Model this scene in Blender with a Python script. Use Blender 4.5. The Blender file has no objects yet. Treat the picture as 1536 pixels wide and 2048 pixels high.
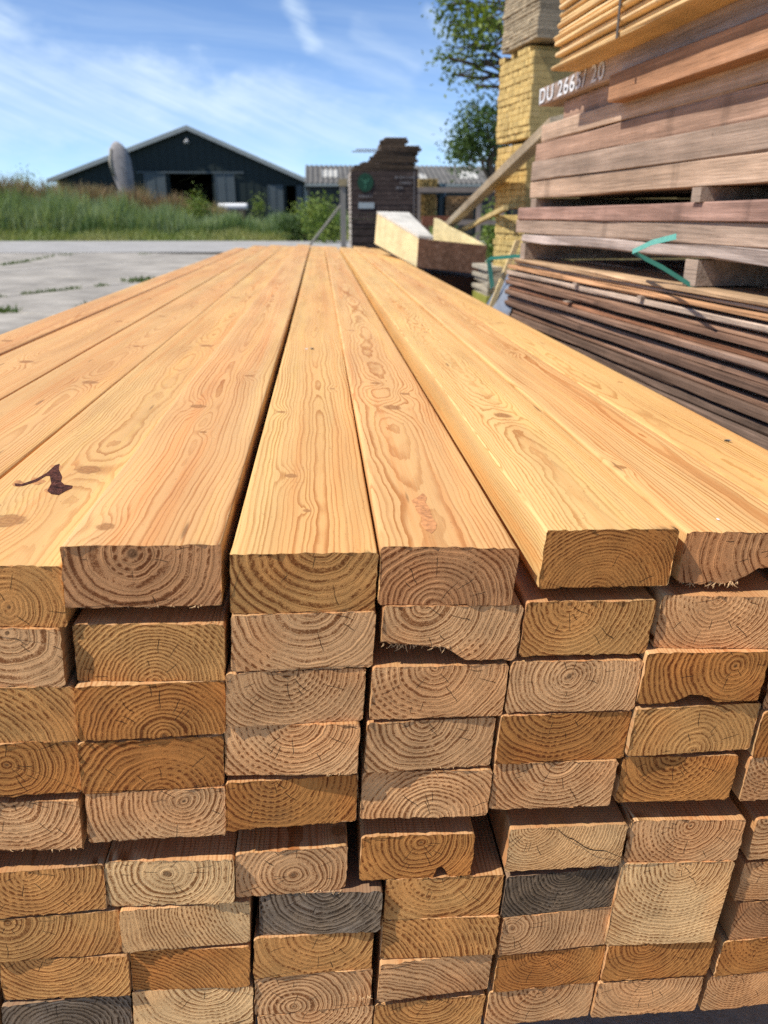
import bpy, math, random
import numpy as np
from mathutils import Vector, Matrix

# ------------------------------------------------------------------ camera, sky, sun, exposure
scene = bpy.context.scene
COL = scene.collection
R = math.radians
F = 1538.0                      # focal length in pixels of the 1536 x 2048 photograph
PITCH = math.atan(590.0 / F)
YAW = R(4.512)
CAMZ = 1.17
cam_d = bpy.data.cameras.new('camera')
cam = bpy.data.objects.new('camera', cam_d)
COL.objects.link(cam)
cam_d.sensor_fit = 'VERTICAL'
cam_d.sensor_height = 36.0
cam_d.sensor_width = 27.0
cam_d.lens = F / 2048.0 * 36.0
cam_d.clip_start = 0.05
cam_d.clip_end = 3000.0
cam.location = (0, 0, CAMZ)
cam.rotation_euler = (math.pi / 2 - PITCH, 0, -YAW)
cam_d.dof.use_dof = True
cam_d.dof.focus_distance = 0.98
cam_d.dof.aperture_fstop = 6.0
scene.camera = cam

SUN_TO = Vector((-0.57, -0.18, 0.80)).normalized()      # direction towards the sun
world = bpy.data.worlds.new('World')
scene.world = world
world.use_nodes = True
sun_d = bpy.data.lights.new('sun', 'SUN')
sun_d.energy = 4.2
sun_d.angle = R(0.55)
sun_d.color = (1.0, 0.95, 0.87)
sun = bpy.data.objects.new('sun', sun_d)
COL.objects.link(sun)
sun.rotation_euler = (-SUN_TO).to_track_quat('-Z', 'Y').to_euler()
scene.view_settings.view_transform = 'Standard'
scene.view_settings.look = 'None'
scene.view_settings.exposure = 0.50
scene.view_settings.gamma = 1.0
scene.view_settings.use_curve_mapping = False
scene.render.film_transparent = False
cy = scene.cycles
cy.use_denoising = False
cy.max_bounces = 6
cy.diffuse_bounces = 3
cy.glossy_bounces = 2
cy.transmission_bounces = 3
cy.transparent_max_bounces = 4


class NG:
    """small helper round a node tree"""
    def __init__(s, nt):
        s.nt = nt
    def n(s, t, **kw):
        nd = s.nt.nodes.new(t)
        for k, v in kw.items():
            setattr(nd, k, v)
        return nd
    def lk(s, a, b):
        s.nt.links.new(a, b)
    def put(s, v, sock):
        if v is None:
            return
        if isinstance(v, bpy.types.NodeSocket):
            s.lk(v, sock)
        else:
            if isinstance(v, (tuple, list)) and len(v) == 3 and len(sock.default_value) == 4:
                v = (*v, 1.0)
            sock.default_value = v
    def m(s, op, a, b=None, c=None, clamp=False):
        nd = s.n('ShaderNodeMath', operation=op, use_clamp=clamp)
        s.put(a, nd.inputs[0]); s.put(b, nd.inputs[1]); s.put(c, nd.inputs[2])
        return nd.outputs[0]
    def v(s, op, a, b=None):
        nd = s.n('ShaderNodeVectorMath', operation=op)
        s.put(a, nd.inputs[0]); s.put(b, nd.inputs[1])
        return nd.outputs['Value'] if op in ('LENGTH', 'DOT_PRODUCT', 'DISTANCE') else nd.outputs[0]
    def scale(s, a, f):
        nd = s.n('ShaderNodeVectorMath', operation='SCALE')
        s.put(a, nd.inputs[0]); s.put(f, nd.inputs['Scale'])
        return nd.outputs[0]
    def xyz(s, a):
        nd = s.n('ShaderNodeSeparateXYZ'); s.lk(a, nd.inputs[0]); return nd.outputs
    def comb(s, x, y, z):
        nd = s.n('ShaderNodeCombineXYZ')
        s.put(x, nd.inputs[0]); s.put(y, nd.inputs[1]); s.put(z, nd.inputs[2])
        return nd.outputs[0]
    def noise(s, vec, sc, det=2.0, rough=0.5, dist=0.0, color=False):
        nd = s.n('ShaderNodeTexNoise')
        s.put(vec, nd.inputs['Vector']); s.put(sc, nd.inputs['Scale'])
        nd.inputs['Detail'].default_value = det
        nd.inputs['Roughness'].default_value = rough
        nd.inputs['Distortion'].default_value = dist
        return nd.outputs['Color'] if color else nd.outputs['Fac']
    def voro(s, vec, sc, feature='F1'):
        nd = s.n('ShaderNodeTexVoronoi', feature=feature)
        s.put(vec, nd.inputs['Vector']); nd.inputs['Scale'].default_value = sc
        return nd.outputs
    def sm(s, x, a, b):
        nd = s.n('ShaderNodeMapRange', interpolation_type='SMOOTHSTEP')
        s.put(x, nd.inputs['Value']); s.put(a, nd.inputs['From Min']); s.put(b, nd.inputs['From Max'])
        return nd.outputs[0]
    def lin(s, x, a, b, c, d):
        nd = s.n('ShaderNodeMapRange')
        s.put(x, nd.inputs['Value'])
        for i, q in zip((1, 2, 3, 4), (a, b, c, d)):
            s.put(q, nd.inputs[i])
        return nd.outputs[0]
    def mix(s, f, a, b, blend='MIX'):
        nd = s.n('ShaderNodeMix', data_type='RGBA', blend_type=blend)
        s.put(f, nd.inputs[0]); s.put(a, nd.inputs[6]); s.put(b, nd.inputs[7])
        return nd.outputs[2]
    def attr(s, name):
        nd = s.n('ShaderNodeAttribute', attribute_type='OBJECT', attribute_name=name)
        return nd.outputs
    def bump(s, h, strength=0.5, dist=0.001):
        nd = s.n('ShaderNodeBump')
        s.put(strength, nd.inputs['Strength']); nd.inputs['Distance'].default_value = dist
        s.lk(h, nd.inputs['Height'])
        return nd.outputs[0]


# sky: Nishita plus thin cirrus that covers the whole dome
g = NG(world.node_tree)
world.node_tree.nodes.clear()
sky = g.n('ShaderNodeTexSky', sky_type='NISHITA')
sky.sun_disc = False
sky.sun_elevation = math.asin(SUN_TO.z)
sky.sun_rotation = math.atan2(SUN_TO.x, SUN_TO.y)
sky.altitude = 0.0
sky.air_density = 0.6
sky.dust_density = 0.1
sky.ozone_density = 6.0
tc = g.n('ShaderNodeTexCoord')
dx, dy, dz = g.xyz(tc.outputs['Generated'])
zc = g.m('MAXIMUM', dz, 0.05)
zc = g.m('ADD', zc, 0.12)
cu, cv = g.m('DIVIDE', dx, zc), g.m('DIVIDE', dy, zc)
q = g.comb(cu, cv, 0.0)
rot = g.n('ShaderNodeVectorRotate', rotation_type='Z_AXIS')
g.lk(q, rot.inputs['Vector']); rot.inputs['Angle'].default_value = R(-24)
warp = g.noise(rot.outputs[0], 0.5, 3.0, color=True)
q2 = g.v('ADD', rot.outputs[0], g.scale(g.v('SUBTRACT', warp, (0.5, 0.5, 0.5)), 1.1))
q3 = g.v('MULTIPLY', q2, (0.36, 0.95, 1.0))
q3 = g.v('ADD', q3, (3.1, 1.7, 0.0))
c1 = g.noise(q3, 0.9, 8.0, 0.62)
c2 = g.noise(g.v('MULTIPLY', q2, (0.5, 4.0, 1.0)), 1.3, 6.0, 0.65)
big = g.noise(g.v('ADD', q, (9.3, 4.1, 0.0)), 0.23, 2.0)
cl = g.m('ADD', g.m('MULTIPLY', c1, 0.74), g.m('MULTIPLY', c2, 0.26))
cl = g.m('ADD', cl, g.m('MULTIPLY', g.m('SUBTRACT', big, 0.5), 0.55))
low = g.lin(dz, 0.0, 0.36, 0.13, -0.05)
cl = g.sm(g.m('ADD', cl, low), 0.54, 0.92)
cl = g.m('MULTIPLY', cl, 0.4)
# a few cirrus streaks where they hang in the sky: azimuth, elevation of both ends, width, density
az = g.m('ARCTAN2', dx, dy)
el = g.m('ARCSINE', dz)
rag = g.v('SUBTRACT', g.noise(g.comb(g.m('MULTIPLY', az, 9.0), g.m('MULTIPLY', el, 16.0), 0.0), 1.0, 5.0, 0.6, color=True), (0.5, 0.5, 0.5))
ragx, ragy, _ = g.xyz(rag)
fil = g.noise(g.comb(g.m('MULTIPLY', g.m('ADD', az, g.m('MULTIPLY', el, 1.6)), 10.0), g.m('MULTIPLY', g.m('SUBTRACT', el, g.m('MULTIPLY', az, -0.4)), 60.0), 3.0), 1.0, 6.0, 0.65)
for (a0_, e0_, a1_, e1_, wd_, k_) in [(-0.5989, 0.1945, -0.1198, 0.1206, 0.06, 0.55), (-0.184, 0.1334, 0.2733, 0.0565, 0.05, 0.5), (-0.0219, 0.22, -0.0034, 0.1826, 0.017, 0.5), (-0.0034, 0.1836, 0.1057, 0.1405, 0.017, 0.26), (0.049, 0.1958, 0.1169, 0.1601, 0.014, 0.25), (-0.4722, 0.1157, -0.0441, 0.0571, 0.05, 0.45), (0.1299, 0.2118, 0.1527, 0.1931, 0.012, 0.3), (0.3553, 0.2949, 0.8032, 0.0942, 0.07, 0.5)]:
    ax_, ay_ = a1_ - a0_, e1_ - e0_
    px_ = g.m('SUBTRACT', g.m('ADD', az, g.m('MULTIPLY', ragx, wd_ * 2.6)), a0_)
    py_ = g.m('SUBTRACT', g.m('ADD', el, g.m('MULTIPLY', ragy, wd_ * 2.6)), e0_)
    tt = g.m('DIVIDE', g.m('ADD', g.m('MULTIPLY', px_, ax_), g.m('MULTIPLY', py_, ay_)), ax_ * ax_ + ay_ * ay_, clamp=True)
    ddx = g.m('SUBTRACT', px_, g.m('MULTIPLY', tt, ax_))
    ddy = g.m('SUBTRACT', py_, g.m('MULTIPLY', tt, ay_))
    dd = g.m('SQRT', g.m('ADD', g.m('MULTIPLY', ddx, ddx), g.m('MULTIPLY', ddy, ddy)))
    ms = g.m('SUBTRACT', 1.0, g.sm(dd, 0.0, wd_))
    ms = g.m('MULTIPLY', g.m('MULTIPLY', ms, k_), g.lin(fil, 0.3, 0.7, 0.35, 1.25))
    cl = g.m('SUBTRACT', 1.0, g.m('MULTIPLY', g.m('SUBTRACT', 1.0, cl), g.m('SUBTRACT', 1.0, ms)), clamp=True)
skyc = sky.outputs[0]
colr = g.mix(cl, skyc, (4.6, 5.5, 6.4))
bg = g.n('ShaderNodeBackground')
g.lk(colr, bg.inputs['Color'])
bg.inputs['Strength'].default_value = 0.13
wo = g.n('ShaderNodeOutputWorld')
g.lk(bg.outputs[0], wo.inputs['Surface'])

# ------------------------------------------------------------------ geometry helpers
_f = Vector((math.sin(YAW) * math.cos(PITCH), math.cos(YAW) * math.cos(PITCH), -math.sin(PITCH)))
_r = Vector((math.cos(YAW), -math.sin(YAW), 0))
_d = Vector((-math.sin(YAW) * math.sin(PITCH), -math.cos(YAW) * math.sin(PITCH), -math.cos(PITCH)))


def ray(px, py):
    return _f + _r * ((px - 768.0) / F) + _d * ((py - 1024.0) / F)


def at(px, py, D):
    """measured point of the place: the point seen at (px, py) at distance D along Y"""
    v = ray(px, py)
    return Vector((0, 0, CAMZ)) + v * (D / v.y)


def height(py, D, px=700):
    return at(px, py, D).z


def link(o, parent=None):
    COL.objects.link(o)
    if parent is not None:
        o.parent = parent
    return o


def mesh(name, verts, faces, mats, idx=None, smooth=False):
    me = bpy.data.meshes.new(name)
    me.from_pydata([tuple(v) for v in verts], [], faces)
    for m_ in (mats if isinstance(mats, (list, tuple)) else [mats]):
        me.materials.append(m_)
    if idx is not None:
        me.polygons.foreach_set('material_index', idx)
    if smooth:
        me.polygons.foreach_set('use_smooth', [True] * len(me.polygons))
    me.update()
    return me


def obj(name, me, parent=None, loc=(0, 0, 0), rot=(0, 0, 0), **props):
    o = bpy.data.objects.new(name, me)
    o.location = loc
    o.rotation_euler = rot
    for k, v in props.items():
        o[k] = v
    return link(o, parent)


def thing(name, label, cat, loc=(0, 0, 0), rot=(0, 0, 0), group=None, me=None, **props):
    o = obj(name, me, None, loc, rot, **props)
    o['label'] = label
    o['category'] = cat
    if group:
        o['group'] = group
    return o


class MB:
    """collects boxes, prisms and tubes into one mesh"""
    def __init__(s):
        s.v, s.f, s.i = [], [], []
    def add(s, vs, fs, mi=0):
        k = len(s.v)
        s.v += [tuple(p) for p in vs]
        s.f += [tuple(a + k for a in q) for q in fs]
        s.i += [mi] * len(fs)
        return s
    def box(s, a, b, mi=0, M=None, bev=0.0):
        x0, y0, z0 = a; x1, y1, z1 = b
        vs = [(x0, y0, z0), (x1, y0, z0), (x1, y1, z0), (x0, y1, z0), (x0, y0, z1), (x1, y0, z1), (x1, y1, z1), (x0, y1, z1)]
        if M is not None:
            vs = [M @ Vector(p) for p in vs]
        return s.add(vs, [(0, 3, 2, 1), (4, 5, 6, 7), (0, 1, 5, 4), (1, 2, 6, 5), (2, 3, 7, 6), (3, 0, 4, 7)], mi)
    def hexa(s, c8, mi=0):
        return s.add(c8, [(0, 3, 2, 1), (4, 5, 6, 7), (0, 1, 5, 4), (1, 2, 6, 5), (2, 3, 7, 6), (3, 0, 4, 7)], mi)
    def tube(s, pts, rad, n=8, mi=0, cap=True):
        k = len(s.v)
        pts = [Vector(p) for p in pts]
        for i, p in enumerate(pts):
            t = (pts[min(i + 1, len(pts) - 1)] - pts[max(i - 1, 0)]).normalized()
            a = t.cross(Vector((0.31, 0.2, 0.93)))
            if a.length < 1e-3:
                a = t.cross(Vector((1, 0, 0)))
            a.normalize(); b = t.cross(a)
            r_ = rad[i] if isinstance(rad, (list, tuple)) else rad
            for j in range(n):
                w = 2 * math.pi * j / n
                s.v.append(tuple(p + a * (r_ * math.cos(w)) + b * (r_ * math.sin(w))))
        for i in range(len(pts) - 1):
            for j in range(n):
                j2 = (j + 1) % n
                s.f.append((k + i * n + j, k + i * n + j2, k + (i + 1) * n + j2, k + (i + 1) * n + j)); s.i.append(mi)
        if cap:
            s.f.append(tuple(k + j for j in reversed(range(n)))); s.i.append(mi)
            e = k + (len(pts) - 1) * n
            s.f.append(tuple(e + j for j in range(n))); s.i.append(mi)
        return s
    def mesh(s, name, mats, smooth=False):
        return mesh(name, s.v, s.f, mats, s.i, smooth)


def bevel(o, w, seg=2):
    b = o.modifiers.new('bevel', 'BEVEL')
    b.width = w; b.segments = seg; b.limit_method = 'ANGLE'; b.angle_limit = R(40)
    return o


# ------------------------------------------------------------------ materials
def material(name):
    m_ = bpy.data.materials.new(name)
    m_.use_nodes = True
    m_.node_tree.nodes.clear()
    g_ = NG(m_.node_tree)
    out = g_.n('ShaderNodeOutputMaterial')
    p_ = g_.n('ShaderNodeBsdfPrincipled')
    g_.lk(p_.outputs[0], out.inputs['Surface'])
    return m_, g_, p_


def simple(name, col, rough=0.7, nscale=6.0, namp=0.25, bump=0.0, bscale=60.0, metal=0.0, stretch=(1, 1, 1), spec=0.35):
    m_, g_, p_ = material(name)
    t = g_.n('ShaderNodeTexCoord').outputs['Object']
    t = g_.v('MULTIPLY', t, stretch)
    a = g_.noise(t, nscale, 5.0, 0.6)
    f_ = g_.lin(a, 0.25, 0.75, 1 - namp, 1 + namp)
    c = g_.scale(tuple(col), f_)
    g_.lk(c, p_.inputs['Base Color'])
    p_.inputs['Roughness'].default_value = rough
    p_.inputs['Metallic'].default_value = metal
    p_.inputs['Specular IOR Level'].default_value = spec
    if bump:
        g_.lk(g_.bump(g_.noise(t, bscale, 4.0, 0.6), bump, 0.01), p_.inputs['Normal'])
    return m_


def rings(g_, top):
    """distance from the pith of a log the beam was sawn from, in growth rings"""
    P = g_.n('ShaderNodeTexCoord').outputs['Object']
    x, y, z = g_.xyz(P)
    pith = g_.attr('pith')['Vector']
    aux = g_.attr('aux')['Vector']           # spacing, seed, grey
    sp, seed, grey = g_.xyz(aux)
    sx, sz, _ = g_.xyz(pith)
    off = g_.comb(g_.m('MULTIPLY', seed, 3.7), g_.m('MULTIPLY', seed, 11.3), g_.m('MULTIPLY', seed, 7.9))
    return P, x, y, z, sx, sz, sp, seed, grey, off


def make_end_material():
    m_, g_, p_ = material('sawn_end_grain')
    P, x, y, z, sx, sz, sp, seed, grey, off = rings(g_, False)
    P2 = g_.v('ADD', P, off)
    wob = g_.v('SUBTRACT', g_.noise(P2, 22.0, 2.0, color=True), (0.5, 0.5, 0.5))
    wob2 = g_.v('SUBTRACT', g_.noise(P2, 130.0, 3.0, color=True), (0.5, 0.5, 0.5))
    wx, _, wz = g_.xyz(g_.v('ADD', g_.scale(wob, 0.012), g_.scale(wob2, 0.0022)))
    rx = g_.m('ADD', g_.m('SUBTRACT', x, sx), wx)
    rz = g_.m('ADD', g_.m('SUBTRACT', z, sz), wz)
    r_ = g_.m('SQRT', g_.m('ADD', g_.m('MULTIPLY', rx, rx), g_.m('MULTIPLY', rz, rz)))
    th = g_.m('ARCTAN2', rz, rx)
    t = g_.m('DIVIDE', r_, sp)
    t = g_.m('ADD', t, g_.m('MULTIPLY', g_.noise(g_.comb(g_.m('MULTIPLY', r_, 55.0), seed, 0.0), 1.0, 2.0), 2.2))
    f_ = g_.m('FRACT', t)
    ringw = g_.n('ShaderNodeTexWhiteNoise', noise_dimensions='2D')
    g_.lk(g_.comb(g_.m('FLOOR', t), seed, 0.0), ringw.inputs['Vector'])
    rwv = ringw.outputs['Value']
    band = g_.m('MULTIPLY', g_.sm(f_, g_.m('ADD', 0.15, g_.m('MULTIPLY', rwv, 0.35)), 0.78), g_.m('SUBTRACT', 1.0, g_.sm(f_, 0.88, 1.0)))
    band = g_.m('MULTIPLY', band, g_.lin(rwv, 0.0, 1.0, 0.6, 1.05))
    ridge = g_.m('MULTIPLY', g_.sm(f_, 0.0, 0.06), g_.m('SUBTRACT', 1.0, g_.sm(f_, 0.10, 0.24)))
    # torn fibre tufts: fine noise stretched along the saw direction
    tuft = g_.noise(g_.v('MULTIPLY', P2, (1.0, 1.0, 2.2)), 620.0, 3.0, 0.7)
    tuft2 = g_.noise(P2, 210.0, 2.0, 0.6)
    # saw-tooth chatter: short diagonal interruptions of the bands
    ang = g_.m('MULTIPLY', g_.m('SUBTRACT', seed, 0.5), 2.4)
    ch = g_.m('ADD', g_.m('MULTIPLY', x, g_.m('COSINE', ang)), g_.m('MULTIPLY', z, g_.m('SINE', ang)))
    ch = g_.m('SINE', g_.m('ADD', g_.m('MULTIPLY', ch, 820.0), g_.m('MULTIPLY', tuft2, 5.0)))
    chm = g_.sm(g_.noise(P2, 15.0, 1.0), 0.47, 0.66)
    tuftf = g_.m('ADD', g_.m('MULTIPLY', g_.m('SUBTRACT', tuft, 0.5), 4.4), g_.m('MULTIPLY', g_.m('SUBTRACT', tuft2, 0.5), 1.8))
    w = g_.m('ADD', band, g_.m('MULTIPLY', tuftf, g_.m('ADD', 0.22, g_.m('MULTIPLY', band, 0.75))))
    w = g_.m('ADD', w, g_.m('MULTIPLY', g_.m('MULTIPLY', ch, chm), g_.m('MULTIPLY', band, 0.55)))
    calm = g_.noise(g_.v('ADD', P2, (5.0, 2.0, 1.0)), 12.0, 2.0)      # areas cut clean
    w = g_.m('SUBTRACT', w, g_.m('MULTIPLY', g_.sm(calm, 0.46, 0.66), 0.42))
    w = g_.sm(w, 0.24, 0.82)
    # drying checks: short radial cracks
    k = g_.m('MULTIPLY', th, 5.5)
    kc = g_.m('ADD', k, g_.m('MULTIPLY', g_.m('SUBTRACT', g_.noise(P2, 60.0, 2.0), 0.5), 0.35))
    kf = g_.m('FRACT', g_.m('ADD', kc, seed))
    kid = g_.m('FLOOR', g_.m('ADD', kc, seed))
    wn = g_.n('ShaderNodeTexWhiteNoise', noise_dimensions='2D')
    g_.lk(g_.comb(kid, g_.m('MULTIPLY', seed, 91.0), 0.0), wn.inputs['Vector'])
    wr, wg, wb = g_.xyz(wn.outputs['Color'])
    width = g_.m('MULTIPLY', g_.m('ABSOLUTE', g_.m('SUBTRACT', kf, g_.m('ADD', 0.25, g_.m('MULTIPLY', wr, 0.5)))), g_.m('MULTIPLY', r_, 1.0 / 5.5))
    rc = g_.m('ADD', 0.012, g_.m('MULTIPLY', wg, 0.055))
    span = g_.m('ADD', 0.004, g_.m('MULTIPLY', wb, 0.010))
    inside = g_.m('SUBTRACT', 1.0, g_.sm(g_.m('ABSOLUTE', g_.m('SUBTRACT', r_, rc)), g_.m('MULTIPLY', span, 0.6), span))
    crack = g_.m('MULTIPLY', g_.m('SUBTRACT', 1.0, g_.sm(width, 0.00012, 0.00045)), inside)
    crack = g_.m('MULTIPLY', crack, g_.m('GREATER_THAN', g_.m('FRACT', g_.m('MULTIPLY', g_.m('ADD', wr, wb), 7.3)), 0.62))
    # pith spot
    pr_ = g_.attr('pithr')['Fac']
    pithm = g_.m('SUBTRACT', 1.0, g_.sm(r_, g_.m('MULTIPLY', pr_, 0.6), g_.m('MULTIPLY', pr_, 1.25)))
    tint = g_.attr('tint')['Color']
    blot = g_.noise(P2, 26.0, 4.0, 0.6)
    base = g_.scale(tint, g_.lin(blot, 0.3, 0.7, 0.82, 1.16))
    heart = g_.sm(g_.noise(P2, 9.0, 2.0), 0.42, 0.62)
    base = g_.mix(g_.m('MULTIPLY', heart, 0.35), base, g_.mix(1.0, base, (1.05, 0.78, 0.56), 'MULTIPLY'))
    late = g_.mix(1.0, base, (0.40, 0.26, 0.165), 'MULTIPLY')
    c = g_.mix(w, base, late)
    c = g_.mix(g_.m('MULTIPLY', ridge, 0.55), c, g_.mix(1.0, base, (1.16, 1.12, 1.06), 'MULTIPLY'))
    dust = g_.sm(g_.noise(P2, 7.0, 5.0, 0.7), 0.52, 0.72)
    c = g_.mix(g_.m('MULTIPLY', dust, 0.2), c, (0.20, 0.12, 0.06))
    bright = g_.m('MULTIPLY', g_.sm(tuft, 0.66, 0.82), 0.45)
    c = g_.mix(bright, c, g_.mix(1.0, base, (1.25, 1.15, 1.0), 'MULTIPLY'))
    c = g_.mix(g_.m('MULTIPLY', pithm, 0.75), c, (0.10, 0.045, 0.02))
    c = g_.mix(crack, c, (0.03, 0.016, 0.009))
    # weather grey
    wsp = g_.sm(g_.noise(P2, 340.0, 3.0, 0.7), 0.55, 0.75)
    gc = g_.mix(g_.m('MULTIPLY', wsp, 0.55), g_.scale(g_.mix(w, (0.24, 0.165, 0.10), (0.062, 0.037, 0.019)), g_.lin(blot, 0.3, 0.7, 0.6, 1.5)), (0.33, 0.28, 0.22))
    gmask = g_.m('MULTIPLY', grey, g_.lin(g_.noise(P2, 34.0, 4.0, 0.65), 0.36, 0.58, 0.30, 1.0))
    c = g_.mix(gmask, c, gc)
    g_.lk(c, p_.inputs['Base Color'])
    p_.inputs['Roughness'].default_value = 0.85
    p_.inputs['Specular IOR Level'].default_value = 0.2
    h_ = g_.m('ADD', g_.m('MULTIPLY', w, -0.35), g_.m('ADD', g_.m('MULTIPLY', tuftf, g_.m('ADD', 0.14, g_.m('MULTIPLY', w, 0.5))), g_.m('MULTIPLY', band, 0.4)))
    h_ = g_.m('SUBTRACT', h_, g_.m('MULTIPLY', crack, 2.0))
    h_ = g_.m('ADD', h_, g_.m('MULTIPLY', blot, 0.5))
    h_ = g_.m('ADD', h_, g_.m('MULTIPLY', ridge, 0.7))
    st = g_.m('ADD', 0.8, g_.m('MULTIPLY', grey, 0.45))
    g_.lk(g_.bump(h_, st, 0.0019), p_.inputs['Normal'])
    return m_


def make_face_material():
    m_, g_, p_ = material('planed_softwood')
    P, x, y, z, sx, sz, sp, seed, grey, off = rings(g_, True)
    P2 = g_.v('ADD', P, off)
    ylow = g_.comb(g_.m('MULTIPLY', seed, 50.0), g_.m('MULTIPLY', y, 1.0), 0.0)
    w1 = g_.v('SUBTRACT', g_.noise(ylow, 0.9, 2.0, color=True), (0.5, 0.5, 0.5))
    w2 = g_.v('SUBTRACT', g_.noise(ylow, 4.5, 2.0, color=True), (0.5, 0.5, 0.5))
    fade = g_.sm(y, 0.0, 0.5)
    a1, a2, _ = g_.xyz(g_.scale(w1, g_.m('MULTIPLY', fade, 0.055)))
    b1, b2, _ = g_.xyz(g_.scale(w2, 0.011))
    loc = g_.v('SUBTRACT', g_.noise(g_.v('MULTIPLY', P2, (14.0, 3.0, 14.0)), 1.0, 3.0, color=True), (0.5, 0.5, 0.5))
    l1, _, l2 = g_.xyz(g_.scale(loc, 0.011))
    rx = g_.m('ADD', g_.m('SUBTRACT', x, sx), g_.m('ADD', g_.m('ADD', a1, b1), l1))
    rz = g_.m('ADD', g_.m('SUBTRACT', z, sz), g_.m('ADD', g_.m('ADD', a2, b2), l2))
    r_ = g_.m('SQRT', g_.m('ADD', g_.m('MULTIPLY', rx, rx), g_.m('MULTIPLY', rz, rz)))
    fw_ = g_.m('SUBTRACT', g_.noise(g_.v('MULTIPLY', P2, (70.0, 16.0, 70.0)), 1.0, 3.0, 0.6), 0.5)
    r_ = g_.m('ADD', r_, g_.m('MULTIPLY', fw_, 0.0032))
    t = g_.m('DIVIDE', r_, g_.m('MULTIPLY', sp, 0.66))
    t = g_.m('ADD', t, g_.m('MULTIPLY', g_.noise(g_.comb(g_.m('MULTIPLY', r_, 75.0), seed, 0.0), 1.0, 2.0), 2.2))
    # knots: the rings flow round them
    knot = None
    kcol = None
    for i in (1, 2, 3, 4):
        kx, ky, ks = g_.xyz(g_.attr('knot%d' % i)['Vector'])
        ks = g_.m('MAXIMUM', ks, 0.0005)
        ex = g_.m('DIVIDE', g_.m('SUBTRACT', x, kx), ks)
        ey = g_.m('DIVIDE', g_.m('SUBTRACT', y, ky), g_.m('MULTIPLY', ks, 1.0))
        d2 = g_.m('ADD', g_.m('MULTIPLY', ex, ex), g_.m('MULTIPLY', ey, ey))
        ey2 = g_.m('MULTIPLY', ey, 0.42)
        dw = g_.m('ADD', g_.m('MULTIPLY', ex, ex), g_.m('MULTIPLY', ey2, ey2))
        infl = g_.m('MULTIPLY', g_.m('EXPONENT', g_.m('MULTIPLY', dw, -0.28)), g_.m('MINIMUM', g_.m('DIVIDE', ks, 0.010), 2.2))
        t = g_.m('ADD', t, g_.m('MULTIPLY', infl, 2.4))
        d = g_.m('SQRT', d2)
        d = g_.m('ADD', d, g_.m('MULTIPLY', g_.m('SUBTRACT', g_.noise(P2, 120.0, 4.0, 0.65), 0.5), 0.9))
        kk = g_.m('SUBTRACT', 1.0, g_.sm(d, 0.62, 1.18))
        kr = g_.m('SINE', g_.m('MULTIPLY', d, 17.0))
        rim = g_.m('MULTIPLY', g_.m('MULTIPLY', g_.sm(d, 0.55, 0.85), g_.sm(kk, 0.25, 0.7)), g_.lin(g_.noise(P2, 70.0, 2.0), 0.4, 0.6, 0.1, 1.0))
        kc = g_.mix(g_.m('MULTIPLY', g_.m('ADD', kr, 1.0), 0.3), (0.42, 0.20, 0.065), (0.23, 0.092, 0.03))
        kc = g_.mix(g_.m('MULTIPLY', rim, 0.75), kc, (0.14, 0.055, 0.02))
        if knot is None:
            knot, kcol = kk, kc
        else:
            kcol = g_.mix(kk, kcol, kc)
            knot = g_.m('MAXIMUM', knot, kk)
    f_ = g_.m('FRACT', t)
    band = g_.m('MULTIPLY', g_.sm(f_, 0.42, 0.92), g_.m('SUBTRACT', 1.0, g_.sm(f_, 0.94, 1.0)))
    fib = g_.noise(g_.v('MULTIPLY', P2, (520.0, 9.0, 520.0)), 1.0, 3.0, 0.6)
    fib2 = g_.noise(g_.v('MULTIPLY', P2, (1500.0, 60.0, 1500.0)), 1.0, 2.0, 0.6)
    ringid = g_.n('ShaderNodeTexWhiteNoise', noise_dimensions='2D')
    g_.lk(g_.comb(g_.m('FLOOR', t), seed, 0.0), ringid.inputs['Vector'])
    tone = ringid.outputs['Value']
    ft = g_.attr('facetint')['Color']
    heart = g_.sm(g_.noise(g_.v('MULTIPLY', P2, (9.0, 0.9, 9.0)), 1.0, 2.0), 0.40, 0.62)
    heart2 = g_.m('SUBTRACT', 1.0, g_.sm(r_, 0.035, 0.075))
    hh = g_.m('ADD', g_.m('MULTIPLY', heart, 0.5), g_.m('MULTIPLY', heart2, 0.45))
    early = g_.mix(hh, ft, g_.mix(1.0, ft, (0.96, 0.84, 0.78), 'MULTIPLY'))
    early = g_.scale(early, g_.lin(g_.noise(g_.v('MULTIPLY', P2, (20.0, 2.0, 20.0)), 1.0, 4.0), 0.3, 0.7, 0.9, 1.1))
    strk = g_.noise(g_.v('MULTIPLY', P2, (38.0, 0.7, 38.0)), 1.0, 3.0, 0.6)
    early = g_.mix(g_.m('MULTIPLY', g_.sm(strk, 0.50, 0.66), 0.55), early, g_.mix(1.0, early, (1.0, 0.80, 0.66), 'MULTIPLY'))
    early = g_.mix(g_.m('MULTIPLY', g_.sm(strk, 0.48, 0.34), 0.55), early, g_.mix(1.0, early, (1.05, 1.07, 0.94), 'MULTIPLY'))
    late = g_.mix(1.0, early, (0.60, 0.41, 0.255), 'MULTIPLY')
    wv = g_.m('MULTIPLY', band, g_.lin(tone, 0.0, 1.0, 0.45, 1.0))
    wv = g_.m('MULTIPLY', wv, g_.lin(g_.noise(g_.v('MULTIPLY', P2, (12.0, 2.2, 12.0)), 1.0, 3.0), 0.35, 0.65, 0.5, 1.1))
    wv = g_.m('ADD', wv, g_.m('MULTIPLY', g_.m('SUBTRACT', fib, 0.5), 0.6))
    wv = g_.m('ADD', wv, g_.m('MULTIPLY', g_.m('SUBTRACT', fib2, 0.5), 0.25), clamp=True)
    c = g_.mix(wv, early, late)
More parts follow.
